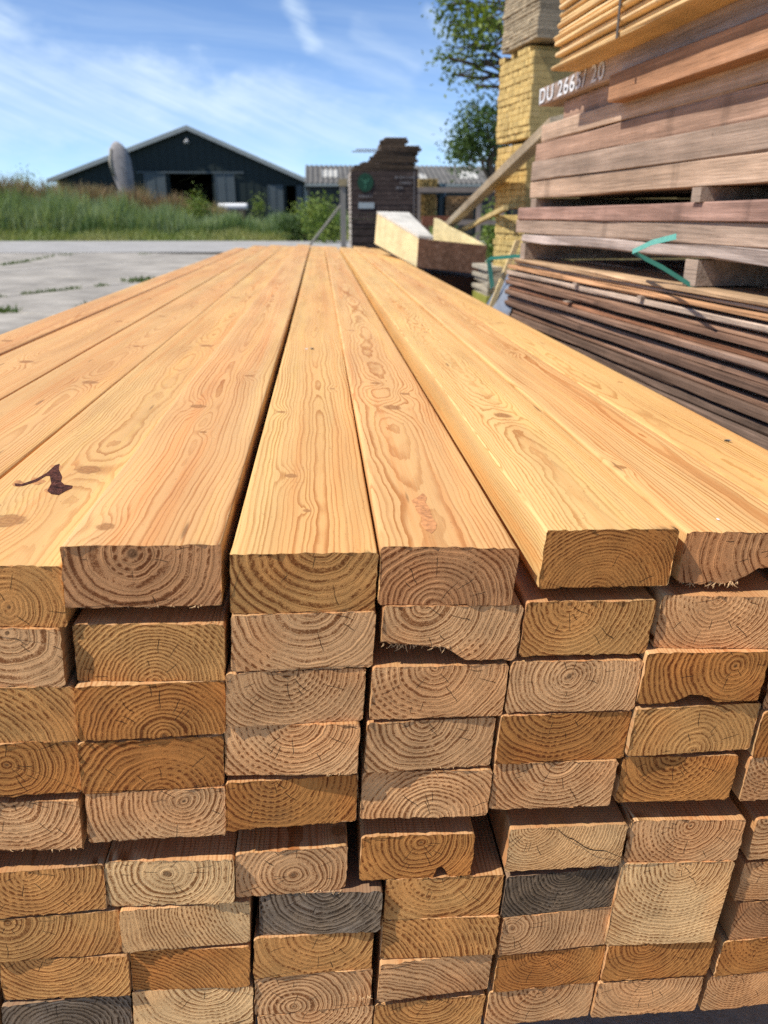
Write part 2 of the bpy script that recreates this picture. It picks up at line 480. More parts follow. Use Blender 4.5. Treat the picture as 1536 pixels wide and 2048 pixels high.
    # resin flecks: short dark dashes along the grain
    vo = g_.voro(g_.v('MULTIPLY', P2, (42.0, 4.0, 42.0)), 1.0)
    vc, _, _ = g_.xyz(vo['Color'])
    dash = g_.m('MULTIPLY', g_.m('SUBTRACT', 1.0, g_.sm(vo['Distance'], 0.05, 0.13)), g_.m('GREATER_THAN', vc, 0.86))
    c = g_.mix(g_.m('MULTIPLY', dash, 0.7), c, (0.17, 0.075, 0.025))
    rip = g_.m('SINE', g_.m('ADD', g_.m('MULTIPLY', y, 2 * math.pi / 0.0042), g_.m('MULTIPLY', g_.noise(P2, 30.0, 2.0), 5.0)))
    ripm = g_.sm(g_.noise(g_.v('MULTIPLY', P2, (16.0, 4.0, 16.0)), 1.0, 2.0), 0.42, 0.62)
    c = g_.scale(c, g_.m('ADD', 1.0, g_.m('MULTIPLY', g_.m('MULTIPLY', rip, ripm), 0.045)))
    grime = g_.sm(g_.noise(g_.v('MULTIPLY', P2, (5.0, 1.1, 5.0)), 1.0, 5.0, 0.7), 0.52, 0.72)
    c = g_.mix(g_.m('MULTIPLY', grime, 0.16), c, (0.34, 0.20, 0.10))
    # small torn spots
    spot = g_.sm(g_.noise(g_.v('MULTIPLY', P2, (230.0, 110.0, 230.0)), 1.0, 2.0, 0.6), 0.67, 0.76)
    c = g_.mix(g_.m('MULTIPLY', spot, 0.45), c, (0.33, 0.15, 0.05))
    c = g_.mix(g_.m('MULTIPLY', knot, 0.85), c, kcol)
    c = g_.mix(g_.m('MULTIPLY', grey, 0.75), c, (0.13, 0.105, 0.08))
    g_.lk(c, p_.inputs['Base Color'])
    p_.inputs['Roughness'].default_value = 0.62
    p_.inputs['Specular IOR Level'].default_value = 0.28
    # planer ripple across the grain
    h_ = g_.m('ADD', g_.m('MULTIPLY', g_.m('MULTIPLY', rip, ripm), 0.26), g_.m('MULTIPLY', fib, 0.55))
    h_ = g_.m('ADD', h_, g_.m('MULTIPLY', band, 0.28))
    h_ = g_.m('SUBTRACT', h_, g_.m('MULTIPLY', g_.m('ADD', spot, dash), 0.8))
    g_.lk(g_.bump(h_, 0.5, 0.0007), p_.inputs['Normal'])
    return m_


def make_weathered(name, contrast=0.5, stretch=1.0, endscale=1.0):
    """sawn plank that has stood outdoors; length along local Y; colour from the object's tint"""
    m_, g_, p_ = material(name)
    P = g_.n('ShaderNodeTexCoord').outputs['Object']
    aux = g_.attr('aux')['Vector']
    _, seed, _ = g_.xyz(aux)
    P2 = g_.v('ADD', P, g_.comb(g_.m('MULTIPLY', seed, 3.7), g_.m('MULTIPLY', seed, 11.3), g_.m('MULTIPLY', seed, 7.9)))
    tint = g_.attr('tint')['Color']
    n1 = g_.noise(g_.v('MULTIPLY', P2, (30.0, 1.3, 30.0)), 1.0, 4.0, 0.6)
    n2 = g_.noise(g_.v('MULTIPLY', P2, (160.0, 5.0, 160.0)), 1.0, 4.0, 0.7)
    n3 = g_.noise(P2, 2.6, 4.0, 0.65)
    n4 = g_.noise(P2, 45.0, 3.0, 0.6)
    c = g_.scale(tint, g_.lin(n1, 0.3, 0.7, 1 - contrast * 0.6, 1 + contrast * 0.6))
    c = g_.scale(c, g_.lin(n2, 0.3, 0.7, 1 - contrast * 0.55, 1 + contrast * 0.5))
    c = g_.scale(c, g_.lin(n3, 0.3, 0.7, 0.72, 1.22))
    pale = g_.m('MULTIPLY', g_.sm(n1, 0.56, 0.72), 0.35)
    c = g_.mix(pale, c, g_.mix(0.5, c, (0.48, 0.38, 0.31)))
    dark = g_.m('MULTIPLY', g_.sm(n4, 0.66, 0.78), 0.55)
    c = g_.mix(dark, c, g_.scale(c, 0.35))
    stain = g_.m('MULTIPLY', g_.sm(g_.noise(g_.v('MULTIPLY', P2, (2.0, 9.0, 1.0)), 1.0, 3.0), 0.62, 0.74), 0.5)
    c = g_.mix(stain, c, g_.scale(c, 0.5))
    g_.lk(c, p_.inputs['Base Color'])
    p_.inputs['Roughness'].default_value = 0.85
    p_.inputs['Specular IOR Level'].default_value = 0.2
    g_.lk(g_.bump(g_.m('ADD', n2, g_.m('MULTIPLY', n4, 0.5)), 0.6, 0.004), p_.inputs['Normal'])
    return m_


M = {}
M['end'] = make_end_material()
M['face'] = make_face_material()
M['hard'] = make_weathered('weathered_hardwood', 0.5)
M['fresh'] = make_weathered('fresh_sawn_softwood', 0.28)


def make_foliage(name, a, b, trans=0.35, nscale=0.8):
    m_ = bpy.data.materials.new(name)
    m_.use_nodes = True
    m_.node_tree.nodes.clear()
    g_ = NG(m_.node_tree)
    out = g_.n('ShaderNodeOutputMaterial')
    P = g_.n('ShaderNodeTexCoord').outputs['Object']
    n_ = g_.noise(P, nscale, 3.0, 0.6)
    isl = g_.n('ShaderNodeNewGeometry').outputs['Random Per Island']
    f_ = g_.m('ADD', g_.m('MULTIPLY', g_.sm(n_, 0.35, 0.65), 0.55), g_.m('MULTIPLY', isl, 0.45))
    c = g_.mix(f_, a, b)
    d_ = g_.n('ShaderNodeBsdfPrincipled'); g_.lk(c, d_.inputs['Base Color'])
    d_.inputs['Roughness'].default_value = 0.55
    d_.inputs['Specular IOR Level'].default_value = 0.3
    t_ = g_.n('ShaderNodeBsdfTranslucent'); g_.lk(g_.mix(1.0, c, (1.25, 1.2, 0.5), 'MULTIPLY'), t_.inputs['Color'])
    mx = g_.n('ShaderNodeMixShader'); mx.inputs[0].default_value = trans
    g_.lk(d_.outputs[0], mx.inputs[1]); g_.lk(t_.outputs[0], mx.inputs[2])
    g_.lk(mx.outputs[0], out.inputs['Surface'])
    return m_


M['leaf'] = make_foliage('tree_leaf', (0.05, 0.10, 0.015), (0.20, 0.26, 0.035), 0.35, 0.9)
M['leaf_dark'] = make_foliage('far_tree_leaf', (0.03, 0.065, 0.018), (0.085, 0.14, 0.03), 0.3, 0.5)
M['reed'] = make_foliage('reed_blade', (0.10, 0.17, 0.055), (0.40, 0.47, 0.27), 0.42, 0.35)  # pale second tone paints in the glossy glint of the blades
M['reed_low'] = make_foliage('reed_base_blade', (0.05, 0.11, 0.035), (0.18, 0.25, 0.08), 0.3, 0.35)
M['dry'] = make_foliage('dry_plume', (0.24, 0.125, 0.068), (0.34, 0.31, 0.14), 0.2, 0.16)
M['verge'] = make_foliage('verge_grass', (0.15, 0.23, 0.045), (0.38, 0.37, 0.15), 0.3, 0.3)
M['shrub'] = make_foliage('shrub_leaf', (0.09, 0.17, 0.03), (0.27, 0.33, 0.08), 0.35, 1.2)
M['weed'] = make_foliage('joint_weed', (0.05, 0.10, 0.02), (0.14, 0.19, 0.05), 0.3, 2.0)
M['bark'] = simple('tree_bark', (0.10, 0.08, 0.06), 0.9, 9.0, 0.4, 0.6, 40.0)

# ------------------------------------------------------------------ ground, yard, road
def make_ground_mat():
    m_, g_, p_ = material('meadow_soil')
    P = g_.n('ShaderNodeTexCoord').outputs['Object']
    a = g_.noise(P, 0.15, 5.0, 0.6); b = g_.noise(P, 6.0, 4.0, 0.6)
    c = g_.mix(g_.sm(a, 0.4, 0.6), (0.07, 0.095, 0.025), (0.12, 0.115, 0.05))
    c = g_.scale(c, g_.lin(b, 0.3, 0.7, 0.7, 1.25))
    g_.lk(c, p_.inputs['Base Color']); p_.inputs['Roughness'].default_value = 0.95
    g_.lk(g_.bump(b, 0.5, 0.05), p_.inputs['Normal'])
    return m_


def make_concrete(name, col, dark=0.55):
    m_, g_, p_ = material(name)
    P = g_.n('ShaderNodeTexCoord').outputs['Object']
    a = g_.noise(P, 0.7, 6.0, 0.65); b = g_.noise(P, 5.0, 6.0, 0.7); d = g_.noise(P, 60.0, 3.0, 0.7)
    st = g_.noise(g_.v('MULTIPLY', P, (0.25, 2.2, 1.0)), 1.0, 4.0, 0.6)
    f_ = g_.m('MULTIPLY', g_.lin(a, 0.3, 0.7, dark + 0.15, 1.2), g_.lin(b, 0.3, 0.7, 0.82, 1.15))
    f_ = g_.m('MULTIPLY', f_, g_.lin(d, 0.3, 0.7, 0.86, 1.12))
    f_ = g_.m('MULTIPLY', f_, g_.lin(st, 0.35, 0.65, 0.84, 1.1))
    g_.lk(g_.scale(tuple(col), f_), p_.inputs['Base Color'])
    p_.inputs['Roughness'].default_value = 0.9
    p_.inputs['Specular IOR Level'].default_value = 0.25
    g_.lk(g_.bump(g_.m('ADD', b, g_.m('MULTIPLY', d, 0.5)), 0.5, 0.01), p_.inputs['Normal'])
    return m_


rnd = random.Random(11)
nrg = np.random.default_rng(5)
S = 1600.0
ground = obj('ground', mesh('ground', [(-S, -S, -0.12), (S, -S, -0.12), (S, S, -0.12), (-S, S, -0.12)], [(0, 1, 2, 3)], make_ground_mat()))
ground['kind'] = 'structure'
M['yardbase'] = simple('joint_dirt', (0.11, 0.095, 0.07), 0.95, 20.0, 0.4, 0.5, 60)
yard = obj('yard', mesh('yard', [(-45, -9, -0.03), (22, -9, -0.03), (22, 29.6, -0.03), (-45, 29.6, -0.03)], [(0, 1, 2, 3)], M['yardbase']))
yard['kind'] = 'structure'
M['slab'] = make_concrete('yard_concrete', (0.40, 0.365, 0.31), 0.40)
YROT = R(-28.0)
YORG = Vector((-4.75, 13.5, 0))
YM = Matrix.Translation(YORG) @ Matrix.Rotation(YROT, 4, 'Z')
JX = [-35, -30.1, -25, -20.1, -15, -10, -4.9, 0, 5.1, 10, 15.1, 20]
JY = [-27, -22, -17.1, -12, -7.1, -2.0, 3.1, 8.0, 13.1, 18, 23, 28]
for j in range(len(JY) - 1):
    for i in range(len(JX) - 1):
        mid = YM @ Vector(((JX[i] + JX[i + 1]) / 2, (JY[j] + JY[j + 1]) / 2, 0))
        if mid.y > 30.5 or mid.y < -6 or mid.x > 16:
            continue
        w_, d_ = JX[i + 1] - JX[i] - 0.05, JY[j + 1] - JY[j] - 0.06
        b_ = MB()
        hz = [-0.002 - 0.012 * rnd.random() for _ in range(4)]
        e = 0.02
        b_.add([(0, 0, -0.1), (w_, 0, -0.1), (w_, d_, -0.1), (0, d_, -0.1), (0, 0, hz[0] - e), (w_, 0, hz[1] - e), (w_, d_, hz[2] - e), (0, d_, hz[3] - e),
                (e, e, hz[0]), (w_ - e, e, hz[1]), (w_ - e, d_ - e, hz[2]), (e, d_ - e, hz[3])],
               [(8, 9, 10, 11), (0, 1, 5, 4), (1, 2, 6, 5), (2, 3, 7, 6), (3, 0, 4, 7), (4, 5, 9, 8), (5, 6, 10, 9), (6, 7, 11, 10), (7, 4, 8, 11)])
        obj('concrete_slab', b_.mesh('concrete_slab', M['slab']), yard, YM @ Vector((JX[i], JY[j], 0)), (0, 0, YROT))
M['asphalt'] = make_concrete('road_asphalt', (0.36, 0.345, 0.32), 0.7)
road = obj('road', mesh('road', [(-70, 29.2, 0.004), (16, 29.2, 0.004), (16, 42.0, 0.004), (-70, 46.5, 0.004)], [(0, 1, 2, 3)], M['asphalt']))
road['kind'] = 'structure'


def blades(name, pts, hmin, hmax, wmin, wmax, mat, lean=0.35, seg=3, seed=1, hf=None, tip=0.15):
    """many single blades of grass or reed as one mesh"""
    rg = np.random.default_rng(seed)
    n = len(pts)
    h = rg.uniform(hmin, hmax, n)
    if hf is not None:
        h = h * hf
    w = rg.uniform(wmin, wmax, n)
    a = rg.uniform(0, 2 * np.pi, n)
    side = rg.uniform(0, 2 * np.pi, n)
    ln = rg.uniform(0.05, 1.0, n) * lean
    V = []
    for k in range(seg + 1):
        t = k / seg
        cx = pts[:, 0] + np.cos(a) * ln * h * t ** 1.8
        cy_ = pts[:, 1] + np.sin(a) * ln * h * t ** 1.8
        cz = pts[:, 2] + h * t * (1 - 0.25 * ln * t)
        ww = w * (1 - t * (1 - tip)) * (0.7 + 0.9 * t * (1 - t))
        for sgn in (-1, 1):
            V.append(np.stack([cx + sgn * ww * np.cos(side) * .5, cy_ + sgn * ww * np.sin(side) * .5, cz], 1))
    V = np.stack(V, 1).reshape(-1, 3)
    nv = 2 * (seg + 1)
    base = (np.arange(n) * nv)[:, None, None]
    q_ = np.array([[2 * k, 2 * k + 1, 2 * k + 3, 2 * k + 2] for k in range(seg)])[None]
    Fq = (base + q_).reshape(-1, 4)
    me = bpy.data.meshes.new(name)
    me.vertices.add(len(V)); me.vertices.foreach_set('co', V.ravel())
    me.loops.add(Fq.size); me.loops.foreach_set('vertex_index', Fq.ravel())
    me.polygons.add(len(Fq)); me.polygons.foreach_set('loop_start', np.arange(0, Fq.size, 4))
    me.polygons.foreach_set('loop_total', np.full(len(Fq), 4))
    me.materials.append(mat)
    me.update(calc_edges=True); me.validate()
    o = obj(name, me)
    o['kind'] = 'stuff'
    return o


# weeds in the slab joints
P_ = []
for (lx, y0, y1, dens, hh) in ((-.025, -1.0, 1.8, 150, .08), (-.025, -4.5, -1.0, 60, .05), (-.025, 2.4, 3.4, 110, .07), (-.025, 3.6, 9, 12, .05), (-.025, 9, 16, 8, .05), (-4.925, -6, 3, 10, .05), (-9.9, -6, 12, 8, .05), (5.07, -9, -1, 14, .05)):
    n_ = int(dens * (y1 - y0))
    ys = nrg.uniform(y0, y1, n_)
    ys = ys[(np.sin(ys * 3.1) + np.sin(ys * 7.7 + 1)) > -1.1]
    for yv, xv in zip(ys, nrg.normal(lx, .045, len(ys))):
        p_ = YM @ Vector((xv, yv, -.03))
        P_.append(np.array([[p_.x, p_.y, -.03]]))
for (pa, pb, n_, sd) in (((0, 530), (60, 521), 150, .07), ((60, 521), (112, 510), 90, .06), ((126, 509), (148, 509), 40, .10), ((285, 508), (300, 508), 20, .08), ((255, 562), (275, 562), 60, .10), ((285, 560), (300, 560), 70, .10), ((165, 613), (185, 616), 40, .06), ((0, 622), (22, 625), 90, .06)):
    for _ in range(n_):
        t = rnd.random()
        px, py = pa[0] + (pb[0] - pa[0]) * t, pa[1] + (pb[1] - pa[1]) * t
        D = CAMZ * 1764.0 / (py - 434.0)
        p_ = at(px, py, D)
        P_.append(np.array([[p_.x + rnd.gauss(0, sd), p_.y + rnd.gauss(0, sd * 1.5), -.01]]))
P_ = np.concatenate(P_)
o = blades('weeds', P_, .03, .10, .02, .045, M['weed'], 0.9, 2, 3)
o['label'] = 'green weeds growing in the joints of the concrete yard'

# grass verge, reeds, dry plumes on the bank
n_ = 30000
xs = nrg.uniform(-34, 7, n_); yy = nrg.uniform(0, 1, n_)
yedge = 42.0 + (16 - xs) / 86 * 4.5
ys = yedge + 0.05 + yy * 5.0
pts = np.stack([xs, ys, np.full(n_, -.1)], 1)
hf = 0.4 + 1.0 * np.clip((ys - yedge) / 3.0, 0, 1) + 0.35 * np.sin(xs * 1.7) * np.sin(xs * 0.63 + 1)
o = blades('verge_grass', pts, .18, .55, .03, .09, M['verge'], 0.7, 2, 4, np.clip(hf, .25, 2))
o['label'] = 'yellowish green grass verge along the far edge of the road'


def prof(x, xp, fp):
    return np.interp(x, xp, fp)


n_ = 26000
xs = nrg.uniform(-36, 8, n_); ys = 48.4 + nrg.uniform(0, 1, n_) ** 0.8 * 6.0
hx = prof(xs, [-36, -24, -16, -11.5, -8.5, -6.5, -3.5, 2, 8], [2.6, 2.6, 2.6, 2.2, 1.7, 1.4, 1.3, 1.55, 1.5])
hx = hx * (0.9 + 0.13 * np.sin(xs * 1.9) + .1 * np.sin(xs * 4.7 + 2) + .05 * (ys - 50))
pts = np.stack([xs, ys, np.full(n_, -.1)], 1)
o = blades('reeds', pts, .72, 1.08, .05, .12, M['reed'], 0.38, 3, 5, hx)
o['label'] = 'dense stand of blue green reeds behind the road'
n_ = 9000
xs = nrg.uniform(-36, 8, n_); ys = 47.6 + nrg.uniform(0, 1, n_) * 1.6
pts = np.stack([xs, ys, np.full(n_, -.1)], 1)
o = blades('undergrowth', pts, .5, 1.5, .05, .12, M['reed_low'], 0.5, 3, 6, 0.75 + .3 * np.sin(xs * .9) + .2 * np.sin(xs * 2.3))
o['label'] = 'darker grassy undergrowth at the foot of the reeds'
bx = np.linspace(-60, 12, 37)
bh = prof(bx, [-60, -24, -16, -11, -7, -3, 12], [1.6, 1.5, 1.2, .8, .4, -.05, -.12])
vv = []
for k in range(37):
    vv += [(bx[k], 54.5, -.14), (bx[k], 57.0, bh[k]), (bx[k], 62, bh[k]), (bx[k], 66, -.14)]
bank = obj('bank', mesh('bank', vv, [(4 * k + a, 4 * k + 4 + a, 4 * k + 5 + a, 4 * k + 1 + a) for k in range(36) for a in range(3)], ground.data.materials[0]))
bank['kind'] = 'structure'
n_ = 15000
xs = nrg.uniform(-36, -6.2, n_); ys = nrg.uniform(56.0, 60.5, n_)
bz = prof(xs, bx, bh) - .05
hx = prof(xs, [-36, -22, -20, -17, -12, -9, -6], [2.8, 2.7, 2.4, 2.2, 2.25, 2.0, 1.4]) * (0.9 + .12 * np.sin(xs * 2.4) + .12 * np.sin(xs * 5.1))
o = blades('dry_plumes', np.stack([xs, ys, bz], 1), .65, 1.1, .05, .12, M['dry'], 0.4, 3, 7, hx)
o['label'] = 'reddish brown dry weeds along the top of the bank'


# ------------------------------------------------------------------ leaves, trees, shrubs
def leaf_mesh(name, clumps, per, size, mat, seed, droop=0.3):
    rg = np.random.default_rng(seed)
    C_, Sz = [], []
    for (c, rad, k) in clumps:
        n0 = int(per * k)
        u = rg.normal(size=(n0, 3)); u /= np.linalg.norm(u, axis=1)[:, None]
        rr_ = rg.uniform(0.0, 1, n0) ** 0.55
        p0 = np.array(c)[None] + u * rr_[:, None] * np.array(rad)[None]
        # gather in sprays
        ns = max(3, n0 // 9)
        cen = p0[rg.integers(0, n0, ns)]
        pick = cen[rg.integers(0, ns, n0)] + rg.normal(0, size * 1.5, (n0, 3))
        use = rg.uniform(size=n0) < 0.75
        p0[use] = pick[use]
        C_.append(p0)
    C_ = np.concatenate(C_)
    n0 = len(C_)
    t = rg.normal(size=(n0, 3)); t[:, 2] = t[:, 2] * .6 - droop; t /= np.linalg.norm(t, axis=1)[:, None]
    b = np.cross(t, rg.normal(size=(n0, 3))); b /= np.linalg.norm(b, axis=1)[:, None]
    nn = np.cross(t, b)
    L_ = size * rg.uniform(.65, 1.3, n0)[:, None]
    W_ = L_ * .5
    V = np.stack([C_, C_ + t * L_ * .5 + b * W_ * .5 + nn * L_ * .06, C_ + t * L_, C_ + t * L_ * .5 - b * W_ * .5 + nn * L_ * .06], 1).reshape(-1, 3)
    Fq = np.arange(4 * n0).reshape(-1, 4)
    me = bpy.data.meshes.new(name)
    me.vertices.add(len(V)); me.vertices.foreach_set('co', V.ravel())
    me.loops.add(Fq.size); me.loops.foreach_set('vertex_index', Fq.ravel())
    me.polygons.add(len(Fq)); me.polygons.foreach_set('loop_start', np.arange(0, Fq.size, 4))
    me.polygons.foreach_set('loop_total', np.full(len(Fq), 4))
    me.materials.append(mat)
    me.update(calc_edges=True)
    return me


def wob_path(a, b, n, amp, rg):
    a, b = np.array(a, float), np.array(b, float)
    out = []
    for k in range(n + 1):
        t = k / n
        out.append(a + (b - a) * t + rg.normal(0, amp, 3) * math.sin(math.pi * t) + np.array([0, 0, .12 * np.linalg.norm(b - a) * math.sin(math.pi * t)]))
    return out


def tree(name, label, base, top, clumps, per, size, mat, seed, r0, group=None):
    rg = np.random.default_rng(seed)
    root = thing(name, label, 'tree', base, group=group)
    B0 = np.array(base)
    mb = MB()
    tr = wob_path((0, 0, -.1), np.array(top) - B0, 8, .12, rg)
    mb.tube(tr, [r0 * (1 - .75 * k / 8) for k in range(9)], 10)
    obj('trunk', mb.mesh('trunk', M['bark'], True), root)
    mb = MB()
    for (c, rad, k) in clumps:
        c0 = np.array(c) - B0
        j = min(range(2, 9), key=lambda q_: np.linalg.norm(tr[q_] - c0) + 1.2 * abs(tr[q_][2] - max(c0[2] - 1.0, tr[2][2])))
        pth = wob_path(tr[j], c0, 5, .12, rg)
        rb = r0 * (1 - .75 * j / 8) * .45
        mb.tube(pth, [rb * (1 - .8 * q_ / 5) + .006 for q_ in range(6)], 6)
        for _ in range(3):
            u = rg.normal(size=3); u /= np.linalg.norm(u)
            e_ = c0 + u * np.array(rad) * .8
            mb.tube(wob_path(pth[3], e_, 4, .05, rg), [.02 * (1 - .7 * q_ / 4) for q_ in range(5)], 5)
    obj('limbs', mb.mesh('limbs', M['bark'], True), root)
    me = leaf_mesh('crown', [((np.array(c) - B0), rad, k) for (c, rad, k) in clumps], per, size, mat, seed + 1)
    cr = obj('crown', me, root)
    cr['kind'] = 'stuff'
    return root


def pxclump(px, py, D, rpx, k=1.0, flat=1.0):
    p = at(px, py, D)
    r_ = rpx * D / 1700.0
    return (tuple(p), (r_, r_, r_ * flat), k)


D1 = 13.0
cl1 = [pxclump(950, 15, D1, 56, 1.2), pxclump(912, 50, D1 + .3, 32, .6), pxclump(898, 116, D1, 19, .28), pxclump(938, 90, D1 + .6, 40, .8), pxclump(978, 45, D1 - .5, 36, .7),
       pxclump(948, 136, D1 + .2, 24, .34), pxclump(984, 96, D1 + .3, 16, .16), pxclump(952, 172, D1, 12, .12), pxclump(1050, 0, D1 + 1, 90, 1.2), pxclump(1000, -80, D1, 110, 1.6), pxclump(920, -70, D1 + 1, 80, 1.2),
       pxclump(1140, -120, D1 + 1, 150, 2.0), pxclump(1260, -60, D1 + 1, 130, 1.5), pxclump(1080, -220, D1 + 1, 150, 1.8), pxclump(1230, -250, D1 + 2, 160, 1.8), pxclump(895, 10, D1, 22, .3), pxclump(905, 148, D1 + .1, 14, .16)]
bb = at(1150, 434, D1 + 1.2)
tree('broadleaf_tree', 'tall leafy tree with light green branches hanging beside the topmost slat bundle', (bb.x, bb.y, -.1), tuple(at(1150, -100, D1 + 1.2)), cl1, 330, .085, M['leaf'], 21, .2)
D2 = 27.0
cl2 = [pxclump(950, 245, D2, 38, 1.0), pxclump(925, 275, D2, 36, .9), pxclump(988, 224, D2 + 1, 28, .6), pxclump(975, 270, D2 + .5, 48, 1.3), pxclump(935, 310, D2, 34, .9), pxclump(1000, 300, D2 + 1, 55, 1.3), pxclump(1040, 240, D2 + 1, 55, 1.3),
       pxclump(1075, 290, D2 + 1, 60, 1.2), pxclump(915, 305, D2 + .4, 20, .4), pxclump(945, 212, D2 + .5, 13, .14)]
bb = at(990, 434, D2 + .5)
tree('distant_tree', 'round dark green tree standing beyond the corrugated roof', (bb.x, bb.y, -.1), tuple(at(992, 250, D2 + .5)), cl2, 420, .16, M['leaf_dark'], 31, .22)


def shrub(label, px, py_top, D, wpx, seed, mat, per=500, size=.16, cat='shrub', name='shrub', flat=1.2):
    z1 = height(py_top, D, px)
    r_ = wpx * D / 1700.0 / 2
    c = at(px, 434, D)
    root = thing(name, label, cat, (c.x, D, -.1))
    rg = np.random.default_rng(seed)
    cls = []
    for k in range(7):
        cls.append(((rg.uniform(-.6, .6) * r_, rg.uniform(-.4, .4) * r_, z1 * rg.uniform(.25, .8)), (r_ * .5, r_ * .5, z1 * .3), 1.0))
    cls.append(((0, 0, z1 * .72), (r_ * .6, r_ * .5, z1 * .33), 1.0))
    mb = MB()
    for (c_, _, _) in cls:
        mb.tube(wob_path((0, 0, 0), c_, 4, .04, rg), [.03, .025, .02, .014, .008], 5)
    obj('stems', mb.mesh('stems', M['bark'], True), root)
    f_ = obj('foliage', leaf_mesh('foliage', cls, per / 7, size, mat, seed), root)
    f_['kind'] = 'stuff'
    return root


shrub('light green bush standing in front of the dark barn doorway', 393, 378, 53, 75, 41, M['shrub'], 1500)
shrub('small green bush left of the white bale by the barn', 515, 385, 58, 34, 42, M['shrub'], 400)
shrub('broad pale green bush beside the braced timber post', 645, 395, 40, 110, 43, M['shrub'], 2200)
shrub('low dark green bush at the end of the grass verge', 600, 428, 43, 110, 44, M['leaf_dark'], 1800)
shrub('green shrub sticking up at the left end of the bank', 45, 340, 62, 110, 45, M['shrub'], 1500)
shrub('green bush seen between the posts of the far rack', 985, 395, 20, 60, 46, M['shrub'], 1500, .1)
shrub('leafy weed growing between the brown beams and the slat stack', 960, 460, 7.5, 60, 47, M['weed'], 900, .05)

# ------------------------------------------------------------------ barn
M['clad'] = simple('dark_green_cladding', (0.016, 0.026, 0.023), 0.6, 1.2, 0.15, 0.0)
M['door'] = simple('grey_blue_door', (0.095, 0.115, 0.12), 0.6, 1.0, 0.1)
M['trimpale'] = simple('pale_roof_edge', (0.33, 0.35, 0.33), 0.6, 2.0, 0.12)
M['barnroof'] = simple('barn_roof_sheet', (0.16, 0.165, 0.16), 0.8, 2.0, 0.2)
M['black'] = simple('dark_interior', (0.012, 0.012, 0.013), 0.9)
M['white'] = simple('white_sheet', (0.78, 0.78, 0.76), 0.6, 3.0, 0.06)
M['lampm'] = simple('lamp_housing', (0.6, 0.6, 0.58), 0.5)
DB = 70.0
pl, pr, pk = at(103, 360, DB), at(607, 356, DB), at(375, 256, DB)
barn = thing('barn', 'large dark green gabled barn with grey sliding doors behind the reeds', 'barn', (pk.x, DB, 0))
xl, xr, zl, zr, zk = pl.x - pk.x, pr.x - pk.x, pl.z, pr.z, pk.z
ze = (zl + zr) / 2
xl = -(abs(xl) + abs(xr)) / 2 * 1.06; xr = (pr.x - pk.x)
dl, dr = at(338, 347, DB), at(428, 405, DB)
ox0, ox1, oz1 = dl.x - pk.x, dr.x - pk.x, dl.z
d2a, d2b = at(572, 371, DB), at(592, 405, DB)
qx0, qx1, qz1 = d2a.x - pk.x, d2b.x - pk.x, d2a.z
LB = 38.0
mb = MB()


def gable_z(x):
    return zk - (zk - ze) * (abs(x) / (abs(xr) if x > 0 else abs(xl)))


xsb = sorted([xl, ox0, 0.0, ox1, qx0, qx1, xr])
for a, b in zip(xsb[:-1], xsb[1:]):
    z0 = 0.0
    if a >= ox0 - 1e-6 and b <= ox1 + 1e-6:
        z0 = oz1
    if abs(a - qx0) < 1e-6:
        z0 = qz1
    mb.add([(a, 0, z0), (b, 0, z0), (b, 0, gable_z(b)), (a, 0, gable_z(a))], [(0, 1, 2, 3)])
mb.add([(xl, 0, 0), (xl, 0, ze), (xl, LB, ze), (xl, LB, 0)], [(0, 1, 2, 3)])
mb.add([(xr, 0, 0), (xr, LB, 0), (xr, LB, ze), (xr, 0, ze)], [(0, 1, 2, 3)])
mb.add([(xl, LB, 0), (xl, LB, ze), (0, LB, zk), (xr, LB, ze), (xr, LB, 0)], [(0, 1, 2, 3, 4)])
for (a, b, z1) in ((ox0, ox1, oz1), (qx0, qx1, qz1)):
    mb.add([(a, 0, 0), (a, 0, z1), (a, .35, z1), (a, .35, 0)], [(0, 1, 2, 3)])
    mb.add([(b, 0, 0), (b, .35, 0), (b, .35, z1), (b, 0, z1)], [(0, 1, 2, 3)])
    mb.add([(a, 0, z1), (b, 0, z1), (b, .35, z1), (a, .35, z1)], [(0, 1, 2, 3)])
obj('wall', mb.mesh('wall', M['clad']), barn)
# upright cladding boards: proud battens 0.6 m apart
me_ = None
for k in range(int((xr - xl) / 0.62)):
    x = xl + .3 + k * .62
    z0 = 0.0
    if ox0 - 2.6 < x < ox1 + 2.6:
        z0 = oz1 + .12
    if qx0 - 1.6 < x < qx1 + .8:
        z0 = qz1 + .12
    bb_ = MB().box((-.03, -.03, z0), (.03, 0.0, gable_z(x) - .08))
    obj('cladding_batten', bb_.mesh('cladding_batten', M['clad']), barn, (x, -.003, 0))
for sgn, xe in ((-1, xl), (1, xr)):
    ov = 1.06
    mb = MB()
    zz = zk - (zk - ze) * ov
    x2 = xe * ov
    mb.hexa([(0, -.5, zk + .02), (x2, -.5, zz + .02), (x2, LB + .4, zz + .02), (0, LB + .4, zk + .02), (0, -.5, zk + .12), (x2, -.5, zz + .12), (x2, LB + .4, zz + .12), (0, LB + .4, zk + .12)])
    obj('roof', mb.mesh('roof', M['barnroof']), barn)
    mb = MB()
    mb.hexa([(0, -.56, zk - .18), (x2, -.56, zz - .18), (x2, -.503, zz - .18), (0, -.503, zk - .18), (0, -.56, zk + .16), (x2, -.56, zz + .16), (x2, -.503, zz + .16), (0, -.503, zk + .16)])
    obj('roof_edge', mb.mesh('roof_edge', M['trimpale']), barn)


